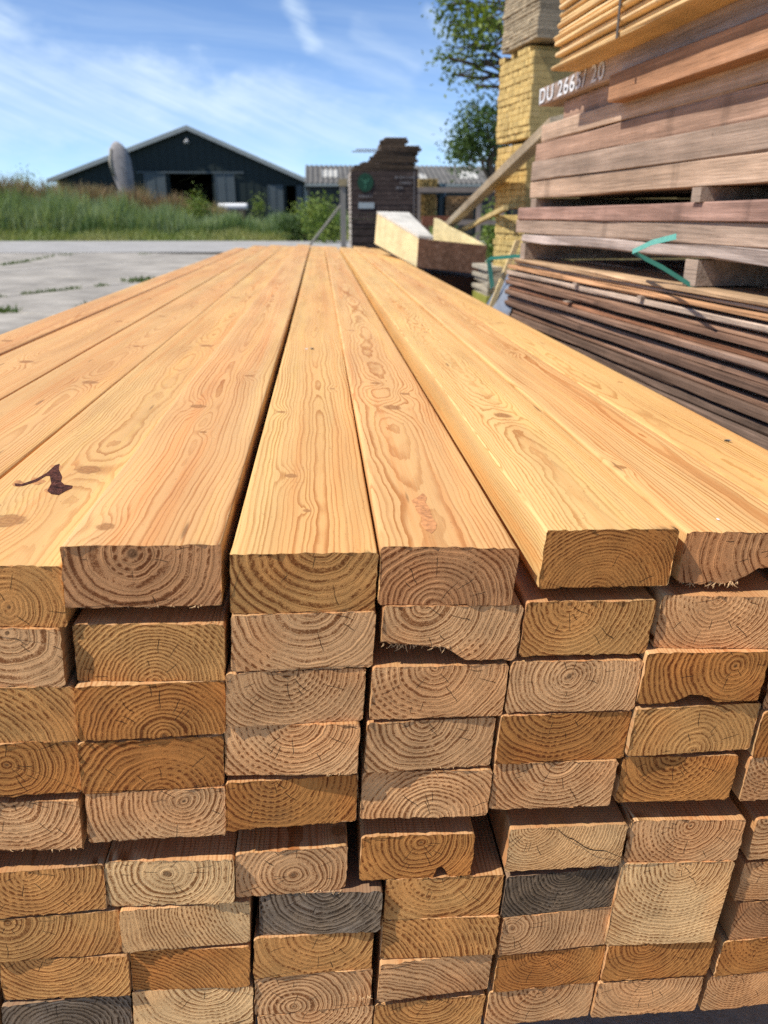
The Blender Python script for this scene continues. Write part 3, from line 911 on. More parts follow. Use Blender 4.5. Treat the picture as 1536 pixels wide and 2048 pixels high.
def panel(px0, px1, py0, py1, name, mat, y0=-.1, y1=-.04, parent=barn):
    a, b = at(px0, py0, DB), at(px1, py1, DB)
    x0, x1 = a.x - pk.x, b.x - pk.x
    mb_ = MB().box((x0, y0, .15), (x1, y1, a.z), 0)
    for q_ in (0.0, .5, 1.0):
        xx = x0 + (x1 - x0) * q_
        mb_.box((xx - .04, y0 - .03, .15), (xx + .04, y0 - .002, a.z))
    return obj(name, mb_.mesh(name, mat), parent)


panel(288, 336, 345, 420, 'sliding_door', M['door'])
panel(430, 472, 347, 420, 'sliding_door', M['door'])
panel(536, 567, 370, 420, 'side_door', M['door'])
panel(594, 605, 371, 420, 'side_door', M['door'])
mb = MB().box((ox0 - 2.6, -.16, oz1 + .02), (ox1 + 2.6, -.115, oz1 + .14)); obj('door_rail', mb.mesh('door_rail', M['door']), barn)
mb = MB().box((xl + .3, .3 + 6, .01), (xr - .3, .3 + 6.1, ze)); obj('dark_backdrop', mb.mesh('dark_backdrop', M['black']), barn)  # black sheet painting in the dark depth behind the doorways
lp = at(375, 282, DB)
mb = MB()
mb.tube([(0, -.02, .18), (0, -.25, .2), (0, -.45, .1)], .035, 6)
for k in range(2):
    mb.tube([(0, -.45, .1), (0, -.5, -.08), (0, -.52, -.2)], [.06, .2, .24], 10)
obj('wall_lamp', mb.mesh('wall_lamp', M['lampm'], True), barn, (lp.x - pk.x, 0, lp.z))
lp = at(228, 338, DB)
mb = MB().box((-.12, -.12, -.15), (.12, -.02, .15)).box((-.2, -.3, -.02), (.2, -.12, .1))
obj('wall_lamp', mb.mesh('wall_lamp', M['lampm']), barn, (lp.x - pk.x, 0, lp.z))

# wrapped bale lying by the barn
a, b = at(436, 407, 66), at(496, 420, 66)
mb = MB()
nn_ = 14
for k in range(nn_ + 1):
    pass
rb_ = 0.26
bale = thing('white_bale', 'white plastic wrapped bale lying on the grass before the barn', 'bale', (a.x, 66, 0))
cz = (a.z + b.z) / 2
mb.tube([(0, 0, cz), (.03, 0, cz), (.2, 0, cz), (b.x - a.x - .2, 0, cz), (b.x - a.x - .03, 0, cz), (b.x - a.x, 0, cz)], [rb_ * .8, rb_ * .95, rb_, rb_, rb_ * .95, rb_ * .8], 18)
obj('wrap', mb.mesh('wrap', M['white'], True), bale)
mb = MB().box((.2, -.5, 0), (b.x - a.x - .2, .5, cz - rb_ * .8)); obj('pallet', mb.mesh('pallet', M['bark']), bale)

# tall grey stone-like upright covered object standing before the barn
M['stone'] = simple('weathered_grey_cover', (0.30, 0.275, 0.26), 0.85, 2.5, 0.3, 0.5, 12.0)
M['stone_lit'] = simple('lit_cover_edge', (0.36, 0.32, 0.25), 0.85, 3.0, 0.2)  # paler tone paints the sunlit left edge of the cover
DS = 64.0
zt_, zb_ = height(283, DS, 255), 0.0
c0 = at(253, 434, DS)
st_ = thing('upright_cover', 'tall grey covered upright shape standing before the left half of the barn', 'covered post', (c0.x, DS, 0))
mb = MB()
k_ = DS / 1650.0
prf = [(-8, 390), (-14, 362), (-19, 345), (-20, 318), (-18, 300), (-13, 289), (-7, 283)]
prr = [(21, 390), (22, 362), (22, 345), (20, 318), (15, 300), (7, 289), (-1, 283)]
ring_n = 12
for (l_, r2) in zip(prf, prr):
    z = height((l_[1] + r2[1]) / 2, DS, 255)
    cx, hw_ = (l_[0] + r2[0]) / 2 * k_, (r2[0] - l_[0]) / 2 * k_
    for j in range(ring_n):
        w = 2 * math.pi * j / ring_n
        mb.v.append((cx + hw_ * math.cos(w), .45 * hw_ * math.sin(w), z))
for i in range(6):
    for j in range(ring_n):
        j2 = (j + 1) % ring_n
        mb.f.append((i * ring_n + j, i * ring_n + j2, (i + 1) * ring_n + j2, (i + 1) * ring_n + j)); mb.i.append(0)
mb.f.append(tuple(6 * ring_n + j for j in range(ring_n))); mb.i.append(0)
obj('cover', mb.mesh('cover', M['stone'], True), st_)
mb = MB().tube([(-14 * k_, -.22, height(352, DS, 255)), (-17 * k_, -.2, height(325, DS, 255)), (-15 * k_, -.2, height(297, DS, 255))], [.1, .14, .08], 8)
obj('lit_edge', mb.mesh('lit_edge', M['stone_lit'], True), st_)
mb = MB().box((-.5, -.3, 0), (.5, .3, height(384, DS, 255))); obj('foot', mb.mesh('foot', M['stone']), st_)

# ------------------------------------------------------------------ long shed with the corrugated roof
DSH = 58.0
M['corr'] = simple('corrugated_fibre_cement', (0.125, 0.12, 0.11), 0.9, 0.8, 0.3, 0.0)
M['skyl'] = simple('translucent_roof_panel', (0.42, 0.41, 0.37), 0.6, 2.0, 0.2)
M['shedw'] = simple('dark_shed_boards', (0.045, 0.045, 0.042), 0.8, 2.0, 0.3, stretch=(4, 1, .3))
a, b = at(611, 327, DSH + 5), at(1040, 338, DSH + 5)
ea, eb = at(611, 366, DSH), at(1040, 366, DSH)
zr_, ze_ = (a.z + at(985, 336, DSH + 5).z) / 2, ea.z
shed = thing('shed', 'long low shed with a grey corrugated roof behind the dark plank pack', 'shed', (a.x, DSH, 0))
x1_ = b.x - a.x + 3
wl = .36
nx = int(x1_ / wl * 4)
vs, fs = [], []
for k in range(nx + 1):
    x = k * wl / 4
    dz_ = (0.0, .055, 0.0, -.055)[k % 4]
    vs += [(x, 0, ze_ + dz_), (x, 5, zr_ + dz_), (x, 10, ze_ + dz_)]
for k in range(nx):
    fs += [(3 * k, 3 * k + 3, 3 * k + 4, 3 * k + 1), (3 * k + 1, 3 * k + 4, 3 * k + 5, 3 * k + 2)]
obj('roof', mesh('roof', vs, fs, M['corr']), shed)
for (px0, px1, t0, t1) in ((645, 677, .30, .72), (915, 953, .25, .66), (836, 850, .12, .5)):
    xa, xb = at(px0, 345, DSH + 2.5).x - a.x, at(px1, 345, DSH + 2.5).x - a.x
    vs, fs = [], []
    k0, k1 = int(xa / wl * 4), int(xb / wl * 4)
    for k in range(k0, k1 + 1):
        x = k * wl / 4
        dz_ = (0.0, .055, 0.0, -.055)[k % 4] + .03
        vs += [(x, 5 * t0, ze_ + (zr_ - ze_) * t0 + dz_), (x, 5 * t1, ze_ + (zr_ - ze_) * t1 + dz_)]
    for k in range(k1 - k0):
        fs.append((2 * k, 2 * k + 2, 2 * k + 3, 2 * k + 1))
    obj('skylight', mesh('skylight', vs, fs, M['skyl']), shed)
mb = MB().box((.15, .2, 0), (x1_ - .2, 9.8, ze_ - .06)); obj('wall', mb.mesh('wall', M['shedw']), shed)
mb = MB().box((0, -.06, ze_ - .2), (x1_, -.003, ze_ - .04)); obj('eaves_board', mb.mesh('eaves_board', M['trimpale']), shed)
for k in range(8):
    mb = MB().box((k * 2.3 + .3, .1, 0), (k * 2.3 + .42, .197, ze_ - .1)); obj('wall_post', mb.mesh('wall_post', M['clad']), shed)
mb = MB().box((x1_ - 2, .14, 0), (x1_ - 1, .195, 2)); obj('door', mb.mesh('door', M['door']), shed)

# braced timber post with a box head
DP = 33.0
M['postw'] = simple('grey_post_wood', (0.20, 0.185, 0.16), 0.9, 5.0, 0.3, stretch=(3, 3, .5))
p0, p1 = at(680, 372, DP), at(692, 440, DP)
post = thing('braced_post', 'grey timber post with a box head and a slanting brace in the grass', 'post', ((p0.x + p1.x) / 2, DP, 0))
k_ = DP / 1650.0
mb = MB().box((-5.5 * k_, -.1, -.1), (5.5 * k_, .1, height(372, DP))); obj('post', mb.mesh('post', M['postw']), post)
mb = MB().box((-8 * k_, -.16, height(372, DP) + .003), (9 * k_, .16, height(358, DP))); obj('box_head', mb.mesh('box_head', M['fresh']), post, tint=[.3, .24, .14], aux=[0, .2, 0])
mb = MB().tube([(-4 * k_, 0, height(410, DP)), (-75 * k_, .12, -.05)], .05, 6); obj('brace', mb.mesh('brace', M['postw']), post)

# ------------------------------------------------------------------ the pile of new beams in front
ROLL = 0.0629                   # the whole pile dips to the right
STACK = Matrix.Translation((0, 0, CAMZ)) @ Matrix.Rotation(ROLL, 4, 'Y')
# column letter + layer: left edge, front end, top, pith of the log (x, z), colour, ring width
BOARDS={'A1':(-0.384,0.692,-0.3292,0.021,-0.011,'yel',0.0057,0.150), 'B1':(-0.235,0.708,-0.3067,-0.010,0.025,'red',0.0105,0.149), 'C1':(-0.077,0.710,-0.3146,0.015,0.044,'yel',0.0090,0.147),
'D1':(0.073,0.714,-0.3067,-0.010,-0.037,'red',0.0061,0.143), 'E1':(0.242,0.727,-0.2855,-0.005,-0.046,'bro',0.0055,0.149), 'F1':(0.406,0.751,-0.2922,0.042,0.016,'red',0.0100,0.150),
'G1':(0.566,0.737,-0.2980,-0.039,-0.040,'yel',0.0062,0.150), 'A2':(-0.392,0.693,-0.3961,0.026,0.029,'tan',0.0090,0.150), 'B2':(-0.232,0.693,-0.3936,0.004,-0.032,'yel',0.0067,0.149),
'C2':(-0.076,0.704,-0.3815,0.005,0.043,'tan',0.0085,0.148), 'D2':(0.079,0.712,-0.3736,-0.032,0.035,'tan',0.0065,0.151), 'E2':(0.233,0.717,-0.3691,-0.026,0.028,'yel',0.0058,0.148),
'F2':(0.390,0.724,-0.3652,-0.010,0.031,'tan',0.0052,0.150), 'G2':(0.545,0.737,-0.3822,0.047,0.040,'tan',0.0058,0.150), 'A3':(-0.382,0.686,-0.4630,-0.037,-0.054,'yel',0.0064,0.150),
'B3':(-0.233,0.689,-0.4605,0.011,-0.033,'bro',0.0061,0.150), 'C3':(-0.082,0.703,-0.4497,-0.012,0.033,'tan',0.0053,0.147), 'D3':(0.072,0.711,-0.4465,-0.008,0.032,'tan',0.0066,0.151),
'E3':(0.226,0.718,-0.4431,-0.008,0.014,'tan',0.0085,0.153), 'F3':(0.380,0.714,-0.4321,0.034,0.014,'bro',0.0065,0.150), 'G3':(0.545,0.737,-0.4491,0.043,0.040,'tan',0.0065,0.150),
'A4':(-0.381,0.679,-0.5299,0.004,0.006,'bro',0.0067,0.150), 'B4':(-0.235,0.692,-0.5307,0.007,-0.044,'bro',0.0066,0.149), 'C4':(-0.084,0.698,-0.5166,0.001,0.038,'tan',0.0069,0.146),
'D4':(0.070,0.712,-0.5173,-0.009,0.034,'tan',0.0065,0.147), 'E4':(0.222,0.718,-0.5122,-0.013,0.052,'bro',0.0080,0.157), 'F4':(0.378,0.720,-0.5050,0.004,-0.028,'yel',0.0061,0.159),
'G4':(0.545,0.737,-0.5160,0.026,-0.040,'bro',0.0054,0.150), 'A5':(-0.390,0.689,-0.6070,0.004,0.036,'tan',0.0060,0.150), 'B5':(-0.233,0.692,-0.5982,0.030,0.019,'tan',0.0080,0.149),
'C5':(-0.083,0.705,-0.5909,-0.023,0.035,'bro',0.0066,0.147), 'D5':(0.069,0.715,-0.5881,0.010,-0.036,'tan',0.0058,0.152), 'E5':(0.223,0.716,-0.5797,0.002,0.039,'tan',0.0058,0.150),
'F5':(0.381,0.726,-0.5784,-0.011,0.035,'bro',0.0063,0.147), 'G5':(0.545,0.740,-0.5829,-0.034,0.037,'tan',0.0064,0.150), 'A6':(-0.370,0.687,-0.7028,-0.004,0.028,'yel',0.0056,0.150),
'B6':(-0.220,0.697,-0.7001,-0.002,0.016,'pal',0.0075,0.145), 'C6':(-0.074,0.711,-0.6959,0.004,-0.004,'tan',0.0067,0.131), 'D6':(0.073,0.719,-0.6832,0.003,0.022,'bro',0.0070,0.138),
'E6':(0.254,0.721,-0.6784,-0.047,0.033,'pal',0.0056,0.150), 'F6':(0.410,0.725,-0.6761,0.003,0.025,'tan',0.0055,0.151), 'G6':(0.580,0.739,-0.6820,-0.062,0.029,'tan',0.0071,0.150),
'A7':(-0.358,0.691,-0.7733,-0.047,0.027,'yel',0.0064,0.150), 'B7':(-0.207,0.696,-0.7695,0.134,0.035,'pal',0.0071,0.150), 'C7':(-0.046,0.708,-0.7628,0.003,0.038,'gre',0.0068,0.149),
'D7':(0.107,0.718,-0.7501,-0.008,0.039,'yel',0.0080,0.148), 'E7':(0.258,0.729,-0.7541,0.004,0.034,'dar',0.0054,0.150), 'F7':(0.407,0.721,-0.7430,0.005,0.025,'pal',0.0056,0.151),
'G7':(0.582,0.742,-0.7557,-0.039,0.041,'tan',0.0069,0.150), 'A8':(-0.350,0.695,-0.8424,-0.015,0.048,'yel',0.0055,0.149), 'B8':(-0.200,0.700,-0.8413,-0.091,-0.104,'bro',0.0062,0.143),
'C8':(-0.052,0.706,-0.8297,0.007,0.035,'yel',0.0069,0.148), 'D8':(0.107,0.715,-0.8170,-0.118,-0.070,'yel',0.0066,0.150), 'E8':(0.262,0.727,-0.8210,-0.063,0.012,'tan',0.0085,0.152),
'F8':(0.421,0.725,-0.8164,-0.005,0.094,'pal',0.0066,0.151), 'G8':(0.589,0.744,-0.8251,-0.016,0.047,'red',0.0053,0.150), 'A9':(-0.353,0.699,-0.9134,-0.008,-0.029,'gre',0.0059,0.149),
'B9':(-0.201,0.700,-0.9082,0.015,0.040,'pal',0.0064,0.148), 'C9':(-0.051,0.705,-0.8966,-0.026,-0.024,'tan',0.0065,0.149), 'D9':(0.107,0.713,-0.8854,-0.079,-0.113,'tan',0.0062,0.149),
'E9':(0.264,0.729,-0.8909,-0.013,0.034,'bro',0.0056,0.150), 'F9':(0.414,0.726,-0.8853,-0.025,0.031,'bro',0.0062,0.154), 'G9':(0.582,0.741,-0.8920,-0.012,0.036,'bro',0.0062,0.150),
'A10':(-0.357,0.690,-0.9803,0.004,-0.040,'bro',0.0060,0.150), 'B10':(-0.203,0.698,-0.9751,-0.048,0.040,'yel',0.0056,0.150), 'C10':(-0.047,0.705,-0.9635,-0.008,0.037,'tan',0.0067,0.150),
'D10':(0.105,0.720,-0.9636,-0.001,0.038,'yel',0.0060,0.150), 'E10':(0.260,0.730,-0.9578,-0.003,0.035,'tan',0.0070,0.150), 'F10':(0.413,0.727,-0.9559,-0.011,0.038,'tan',0.0059,0.154),
'G10':(0.577,0.739,-0.9597,-0.029,0.039,'tan',0.0059,0.150)}
TINT = {'tan': (0.80, 0.445, 0.20), 'yel': (0.70, 0.355, 0.115), 'bro': (0.60, 0.258, 0.068), 'red': (0.60, 0.295, 0.125), 'pal': (0.87, 0.545, 0.25), 'gre': (0.3, 0.24, 0.18), 'dar': (0.14, 0.11, 0.08)}
WORD = {'tan': 'pinkish tan', 'yel': 'yellowish brown', 'bro': 'orange brown', 'red': 'dull reddish brown', 'pal': 'pale straw', 'gre': 'weathered grey', 'dar': 'blackened'}
ORD = ['top', 'second', 'third', 'fourth', 'fifth', 'sixth', 'seventh', 'eighth', 'ninth', 'tenth']
COLN = {'A': 'leftmost column of beam ends', 'B': 'second column from the left', 'C': 'third column from the left', 'D': 'fourth column from the left', 'E': 'fifth column from the left', 'F': 'sixth column from the left', 'G': 'rightmost column'}
TOPLAB = {'A1': 'top beam with black bark pocket and swirling knots at its near end', 'B1': 'top beam whose end has a round dark pith, right of the bark pocket beam',
          'C1': 'top beam between the two dark gaps, with scratch-like knots and a fly on it', 'D1': 'top beam with long oval grain figure and a red stain near its end',
          'E1': 'raised top beam with one round brown knot and a bright left edge', 'F1': 'top beam with torn fibrous underside, right of the round knot beam',
          'G1': 'rightmost top beam along the edge beside the hardwood piles, with a fly', 'Y1': 'top beam left of the bark pocket beam, with small pale knots',
          'X1': 'second top beam from the left edge of the pile', 'W1': 'narrow top beam along the left edge of the pile above the concrete'}
BW, BH = 0.150, 0.0665
GROUP = 'new softwood beams in the front pile'
KN = {'A1': [(-.015, .115, .020), (.02, .30, .018), (.03, 1.35, .018), (-.02, 2.6, .02)], 'B1': [(.0, .42, .006), (-.03, .58, .014), (.03, .86, .010), (-.045, .045, .010)],
      'C1': [(-.022, .245, .009), (-.05, .59, .008), (.04, .80, .006), (.0, .12, .005)], 'D1': [(-.005, .62, .018), (-.02, .83, .012), (.03, .74, .011), (-.04, 1.6, .012)],
      'E1': [(-.005, .50, .016), (.0, 1.5, .010), (.03, 2.3, .012), (-.03, 3.3, .014)], 'F1': [(-.062, .23, .009), (.02, 1.2, .01), (-.03, 2.4, .012), (.01, 3.6, .013)],
      'G1': [(.03, .9, .007), (-.02, 1.9, .010), (.02, 3.0, .012), (0, 4.4, .013)], 'Y1': [(.03, .85, .016), (-.03, 1.9, .014), (.0, 2.9, .014), (.02, 1.3, .01)],
      'X1': [(.0, 1.05, .016), (.03, 1.75, .014), (-.03, 3.1, .016), (-.01, 2.4, .013)], 'W1': [(.0, 1.3, .014), (-.01, 2.4, .012), (.01, 3.4, .014), (0, 4.8, .014)],
      'E6': [(-.08, .03, .012), (0, 9, .001), (0, 9, .001), (0, 9, .001)], 'C6': [(.055, .03, .010), (0, 9, .001), (0, 9, .001), (0, 9, .001)]}
FACET = {'A1': (0.705, 0.446, 0.176), 'B1': (0.705, 0.437, 0.184), 'C1': (0.714, 0.457, 0.179), 'D1': (0.705, 0.432, 0.179), 'E1': (0.735, 0.476, 0.189), 'F1': (0.714, 0.452, 0.189), 'G1': (0.714, 0.446, 0.172), 'Y1': (0.694, 0.432, 0.176), 'X1': (0.705, 0.437, 0.179), 'W1': (0.684, 0.417, 0.176)}


def beam_mesh(key, W, L, rg, torn=None, BH=BH):
    """rounded rectangular section swept along Y, with a slightly rough sawn end"""
    def section(rad, jit):
        pts = []
        hw, hh = W / 2, BH / 2
        def corner(cx, cz, a0):
            for k in range(4):
                a = a0 + math.pi / 2 * k / 3
                pts.append((cx + rad * math.cos(a), cz + rad * math.sin(a)))
        ns, nh = 24, 8
        corner(hw - rad, hh - rad, 0)
        for k in range(1, ns): pts.append((hw - rad - (W - 2 * rad) * k / ns, hh))
        corner(-hw + rad, hh - rad, math.pi / 2)
        for k in range(1, nh): pts.append((-hw, hh - rad - (BH - 2 * rad) * k / nh))
        corner(-hw + rad, -hh + rad, math.pi)
        for k in range(1, ns): pts.append((-hw + rad + (W - 2 * rad) * k / ns, -hh))
        corner(hw - rad, -hh + rad, 3 * math.pi / 2)
        for k in range(1, nh): pts.append((hw, -hh + rad + (BH - 2 * rad) * k / nh))
        return np.array(pts)
    rad = rg.uniform(.0022, .0055)
    S0 = section(rad, 0)
    n = len(S0)
    ys = [0.0, .0025, .012, .06, .12, .2, .32, .5, .8, 1.2, 1.8, 2.6, 3.6, 4.8, 6.0, 7.3, L]
    if torn is None:
        ys = [0.0, .0025, .02, .05, .3, .8, 1.6, 2.6, 3.6, 4.8, 6.0, 7.3, L]
    ph, ph2 = rg.uniform(0, 6, 2)
    V = []
    for i, yv in enumerate(ys):
        s_ = S0.copy()
        if torn is not None:
            s_ = torn(s_, yv)
        if i == 0:
            s_ = s_ + rg.normal(0, .0005, s_.shape)
        elif i == 1:
            s_ = s_ + rg.normal(0, .00022, s_.shape)
        bowx = .002 * math.sin(yv * .9 + ph) * min(1, yv)
        yj = np.full(n, yv) + (rg.normal(0, .0006, n) if i == 0 else 0)
        yj = yj + (.0035 * math.sin(ph2) * s_[:, 0] / .075 if i == 0 else 0)
        yj = yj + (.05 * s_[:, 0] if i <= 1 else 0)      # ends bevelled into one plane, shaped to avoid step shadows
        V.append(np.stack([s_[:, 0] + bowx, yj, s_[:, 1]], 1))
    V = np.concatenate(V)
    F_ = [tuple(range(n))]
    I_ = [1]
    for i in range(len(ys) - 1):
        for j in range(n):
            j2 = (j + 1) % n
            F_.append((i * n + j, (i + 1) * n + j, (i + 1) * n + j2, i * n + j2)); I_.append(0)
    e = (len(ys) - 1) * n
    F_.append(tuple(e + j for j in reversed(range(n)))); I_.append(1)
    me = mesh('beam', V, F_, [M['face'], M['end']], I_)
    sm = [True] * len(F_); sm[0] = False; sm[-1] = False
    me.polygons.foreach_set('use_smooth', sm)
    # keep the sawn end crisp
    me.edges.foreach_set('use_edge_sharp', [False] * len(me.edges))
    ee = np.zeros(len(me.edges), bool)
    ev = np.zeros(len(me.edges) * 2, int); me.edges.foreach_get('vertices', ev); ev = ev.reshape(-1, 2)
    ee = ((ev < n).all(1)) | ((ev >= e).all(1))
    me.edges.foreach_set('use_edge_sharp', ee.tolist())
    return me


def torn_profile(xs_, zs_, depth):
    """raises the underside near the end to the given profile (fractions of width and height), healing over 'depth' metres"""
    def fn(s_, y):
        f_ = max(0.0, 1 - (y / depth) ** 1.5)
        if f_ <= 0:
            return s_
        s_ = s_.copy()
        u = s_[:, 0] / BW + .5
        lim = -BH / 2 + np.interp(u, xs_, zs_) * BH * f_
        s_[:, 1] = np.maximum(s_[:, 1], lim)
        return s_
    return fn


TORN = {'D2': torn_profile([0, .02, .1, .3, .48, .54, .60, .66, 1], [.36, .38, .34, .30, .24, .15, .02, 0, 0], .5),
        'F1': torn_profile([0, .05, .1, .2, .26, .3, .4, .45, .55, .62, .8, 1], [.12, .06, .09, .05, .12, .10, .06, .12, .22, .36, .40, .38], .45),
        'F3': torn_profile([0, .28, .36, .42, .50, .58, .64, 1], [0, 0, .10, .17, .16, .10, 0, 0], .18),
        'D6': torn_profile([0, .655, .665, .69, .73, .75, .76, 1], [0, 0, .16, .26, .25, .14, 0, 0], .10),
        'C3': None}
for k_, d_ in (('B1', .700), ('B2', .702), ('F1', .742), ('F2', .738), ('E1', .722), ('E2', .722)):
    BOARDS[k_] = (BOARDS[k_][0], d_) + BOARDS[k_][2:]
XL = {}
for r_i in range(1, 11):
    row = {c: list(BOARDS[c + str(r_i)]) for c in 'ABCDEFG'}
    for a, b in (('C', 'D'), ('B', 'C'), ('A', 'B')):
        row[a][0] = min(row[a][0], row[b][0] - row[a][7] - .0012)
    for a, b in (('D', 'E'), ('E', 'F'), ('F', 'G')):
        row[b][0] = max(row[b][0], row[a][0] + row[a][7] + .0012)
    xa = row['A'][0]
    for k, c in enumerate('YXW'):
        w_ = .10 if (c == 'W' and r_i == 1) else BW
        xa = xa - w_ - (.004 if r_i == 1 else .003 + .004 * ((k * 7 + r_i * 3) % 5) / 5)
        rg0 = np.random.default_rng(100 + 10 * r_i + k)
        row[c] = [xa, row['A'][1] - .012 + rg0.uniform(-.02, .02), row['A'][2] + rg0.uniform(-.002, .0), rg0.uniform(-.05, .05), rg0.choice([-.045, .04, .06]), rg0.choice(['tan', 'yel', 'bro']), rg0.uniform(.005, .0075), w_]
    for c in row:
        XL[c + str(r_i)] = row[c]
# the columns W-Y are stacked without overlaps
for c in 'YXW':
    zb = None
    for r_i in range(1, 11):
        q_ = XL[c + str(r_i)]
        if zb is not None and q_[2] > zb - .0004:
            q_[2] = zb - .0004
        zb = q_[2] - BH
UNSEEN_COL = {'Y': 'first column beyond the left edge of the photo', 'X': 'second column beyond the left edge of the photo', 'W': 'outermost left column beyond the edge of the photo'}
beams = {}
del XL['F8']                      # one thick beam fills two layers here
for key, q_ in XL.items():
    c, r_i = key[0], int(key[1:])
    x0, D, zt, px_, pz_, tn, sp_ = q_[:7]
    W = q_[7] if len(q_) > 7 else BW
    if key not in ('F1', 'E1', 'A1'):
        pl_d = .705 + .0518 * (x0 + .075)
        D = pl_d + .35 * (D - pl_d)
    if c in 'BEG':
        sp_ = sp_ * (.62 + .5 * ((r_i * 7 + ord(c)) % 5) / 5)
    seed = (ord(c) * 13 + r_i * 29) % 97 / 97.0
    rg = np.random.default_rng(ord(c) * 100 + r_i)
    L = (9.35 if r_i == 1 else 9.2) - D + rg.uniform(-.12, .12)
    if key in ('W1', 'X1'):
        L = (8.0 if key == 'W1' else 8.9) - D
    bh = BH if key != 'F7' else zt - XL['F9'][2] - .0008
    me = beam_mesh(key, W, L, rg, TORN.get(key), bh)
    loc = STACK @ Vector((x0 + W / 2, D, zt - bh / 2))
    if key == 'F7':
        pz_ = bh / 2 - .004
    col = np.array(TINT[tn]) * rg.uniform(.93, 1.07)
    ft = np.array(FACET.get(key, (.60, .355, .165))) * (1 if key in FACET else rg.uniform(.85, 1.05))
    if key in TOPLAB:
        lab = TOPLAB[key]
    elif c in UNSEEN_COL:
        lab = '%s layer beam in the %s' % (ORD[r_i - 1], UNSEEN_COL[c])
    else:
        lab = '%s beam end, %s layer from the top, %s' % (WORD[tn], ORD[r_i - 1], COLN[c])
    if key == 'F7':
        lab = 'thick pale straw beam end of double height, low in the sixth column from the left'
    o = thing('beam', lab, 'beam', loc, (-.0022 if key == 'E1' else 0.0, ROLL, 0), GROUP, me,
              pith=[float(px_), float(pz_), 0.0], aux=[float(sp_), float(seed), {'gre': .78, 'dar': .95}.get(tn, 0.0)],
              tint=[float(v) for v in col], facetint=[float(v) for v in ft])
    o['pithr'] = {'B1': .0058, 'B6': .0045, 'C6': .003, 'E3': .0034}.get(key, .0022)
    kn = KN.get(key)
    if kn is None:
        kn = [(float(rg.uniform(-.06, .06)), float(rg.uniform(.1, 1) + 2.2 * k), float(rg.uniform(.006, .016))) for k in range(4)]
    for k in range(4):
        o['knot%d' % (k + 1)] = [float(v) for v in kn[k]]
    beams[key] = o


def surf(key, x, y, z=BH / 2):
    return (x, y, z)


# bark pocket in the left beam: a dark crooked hollow rimmed with resin
def flat_patch(name, parent, pts, mat, h=.0006):
    n = len(pts)
    vs = [(x, y, BH / 2 + .0003) for x, y in pts] + [(sum(p[0] for p in pts) / n, sum(p[1] for p in pts) / n, BH / 2 + h)]
    return obj(name, mesh(name, vs, [(k, (k + 1) % n, n) for k in range(n)], mat, smooth=True), parent)


def px_on(key, px, py):
    """local (x, y) on the top of a beam for a measured point"""
    o_ = beams[key]
    Mi = (Matrix.Translation(o_.location) @ Matrix.Rotation(ROLL, 4, 'Y')).inverted()
    c_ = Mi @ Vector((0, 0, CAMZ)); d_ = Mi.to_3x3() @ ray(px, py)
    t = (BH / 2 - c_.z) / d_.z
    p_ = c_ + d_ * t
    return (p_.x, p_.y)


M['barkpocket'] = simple('dark_bark_pocket', (0.12, 0.042, 0.026), 0.8, 130.0, 0.9, 0.8, 500.0, spec=0.15)
M['resin'] = simple('resin_stain', (0.55, 0.25, 0.095), 0.6, 160.0, 0.5)
def zpx(zx, zy):      # from the enlarged crop to the full photograph
    return (zx / 2.56, zy / 2.56 + 850)
poly = [(75, 300), (110, 303), (180, 280), (240, 245), (285, 205), (305, 200), (300, 228), (318, 265), (312, 290), (330, 306), (372, 312), (368, 325), (335, 340), (300, 360), (262, 355), (242, 340), (262, 300), (255, 262), (235, 262), (190, 290), (115, 314), (78, 314)]
pts = [px_on('A1', *zpx(*p)) for p in poly]
cx = sum(p[0] for p in pts) / len(pts)
b_ = MB()
vs = [(x, y, BH / 2 + .0004) for x, y in pts]
b_.add(vs, [tuple(reversed(range(len(vs))))])
me = b_.mesh('bark_pocket', M['barkpocket'])
o = obj('bark_pocket', me, beams['A1'])
if me.polygons[0].normal.z < 0:
    me.flip_normals()
M['resinrim'] = simple('resin_rim', (0.50, 0.235, 0.08), 0.6, 160.0, 0.45)
for a, b, rr_ in ((190, 288, 38), (285, 215, 30), (330, 325, 36), (95, 300, 34), (270, 330, 40)):
    x, y = px_on('A1', *zpx(a, b))
    vs = []
    for k in range(14):
        w = 2 * math.pi * k / 14
        q_ = px_on('A1', *zpx(a + rr_ * (1 + .25 * math.sin(3 * w + a)) * math.cos(w), b + .42 * rr_ * (1 + .25 * math.sin(2 * w + b)) * math.sin(w)))
        vs.append((q_[0], q_[1], BH / 2 + .00012 + .00002 * (a % 5)))
    me = mesh('resin_rim', vs, [tuple(range(14))], M['resinrim'])
    if me.polygons[0].normal.z < 0:
        me.flip_normals()
    obj('resin_rim', me, beams['A1'])
# red resin stain on the oval-grain beam
poly = [(1130, 950), (1165, 930), (1200, 905), (1222, 930), (1215, 960), (1240, 1000), (1255, 1050), (1280, 1085), (1275, 1120), (1250, 1145), (1215, 1125), (1185, 1090), (1195, 1060), (1160, 1010), (1150, 980)]
pts = [px_on('D1', 440 + a / 2.954, 680 + b / 2.954) for a, b in poly]
me = mesh('resin_stain', [(x, y, BH / 2 + .0003) for x, y in pts], [tuple(reversed(range(len(pts))))], M['resin'])
if me.polygons[0].normal.z < 0:
    me.flip_normals()
obj('resin_stain', me, beams['D1'])


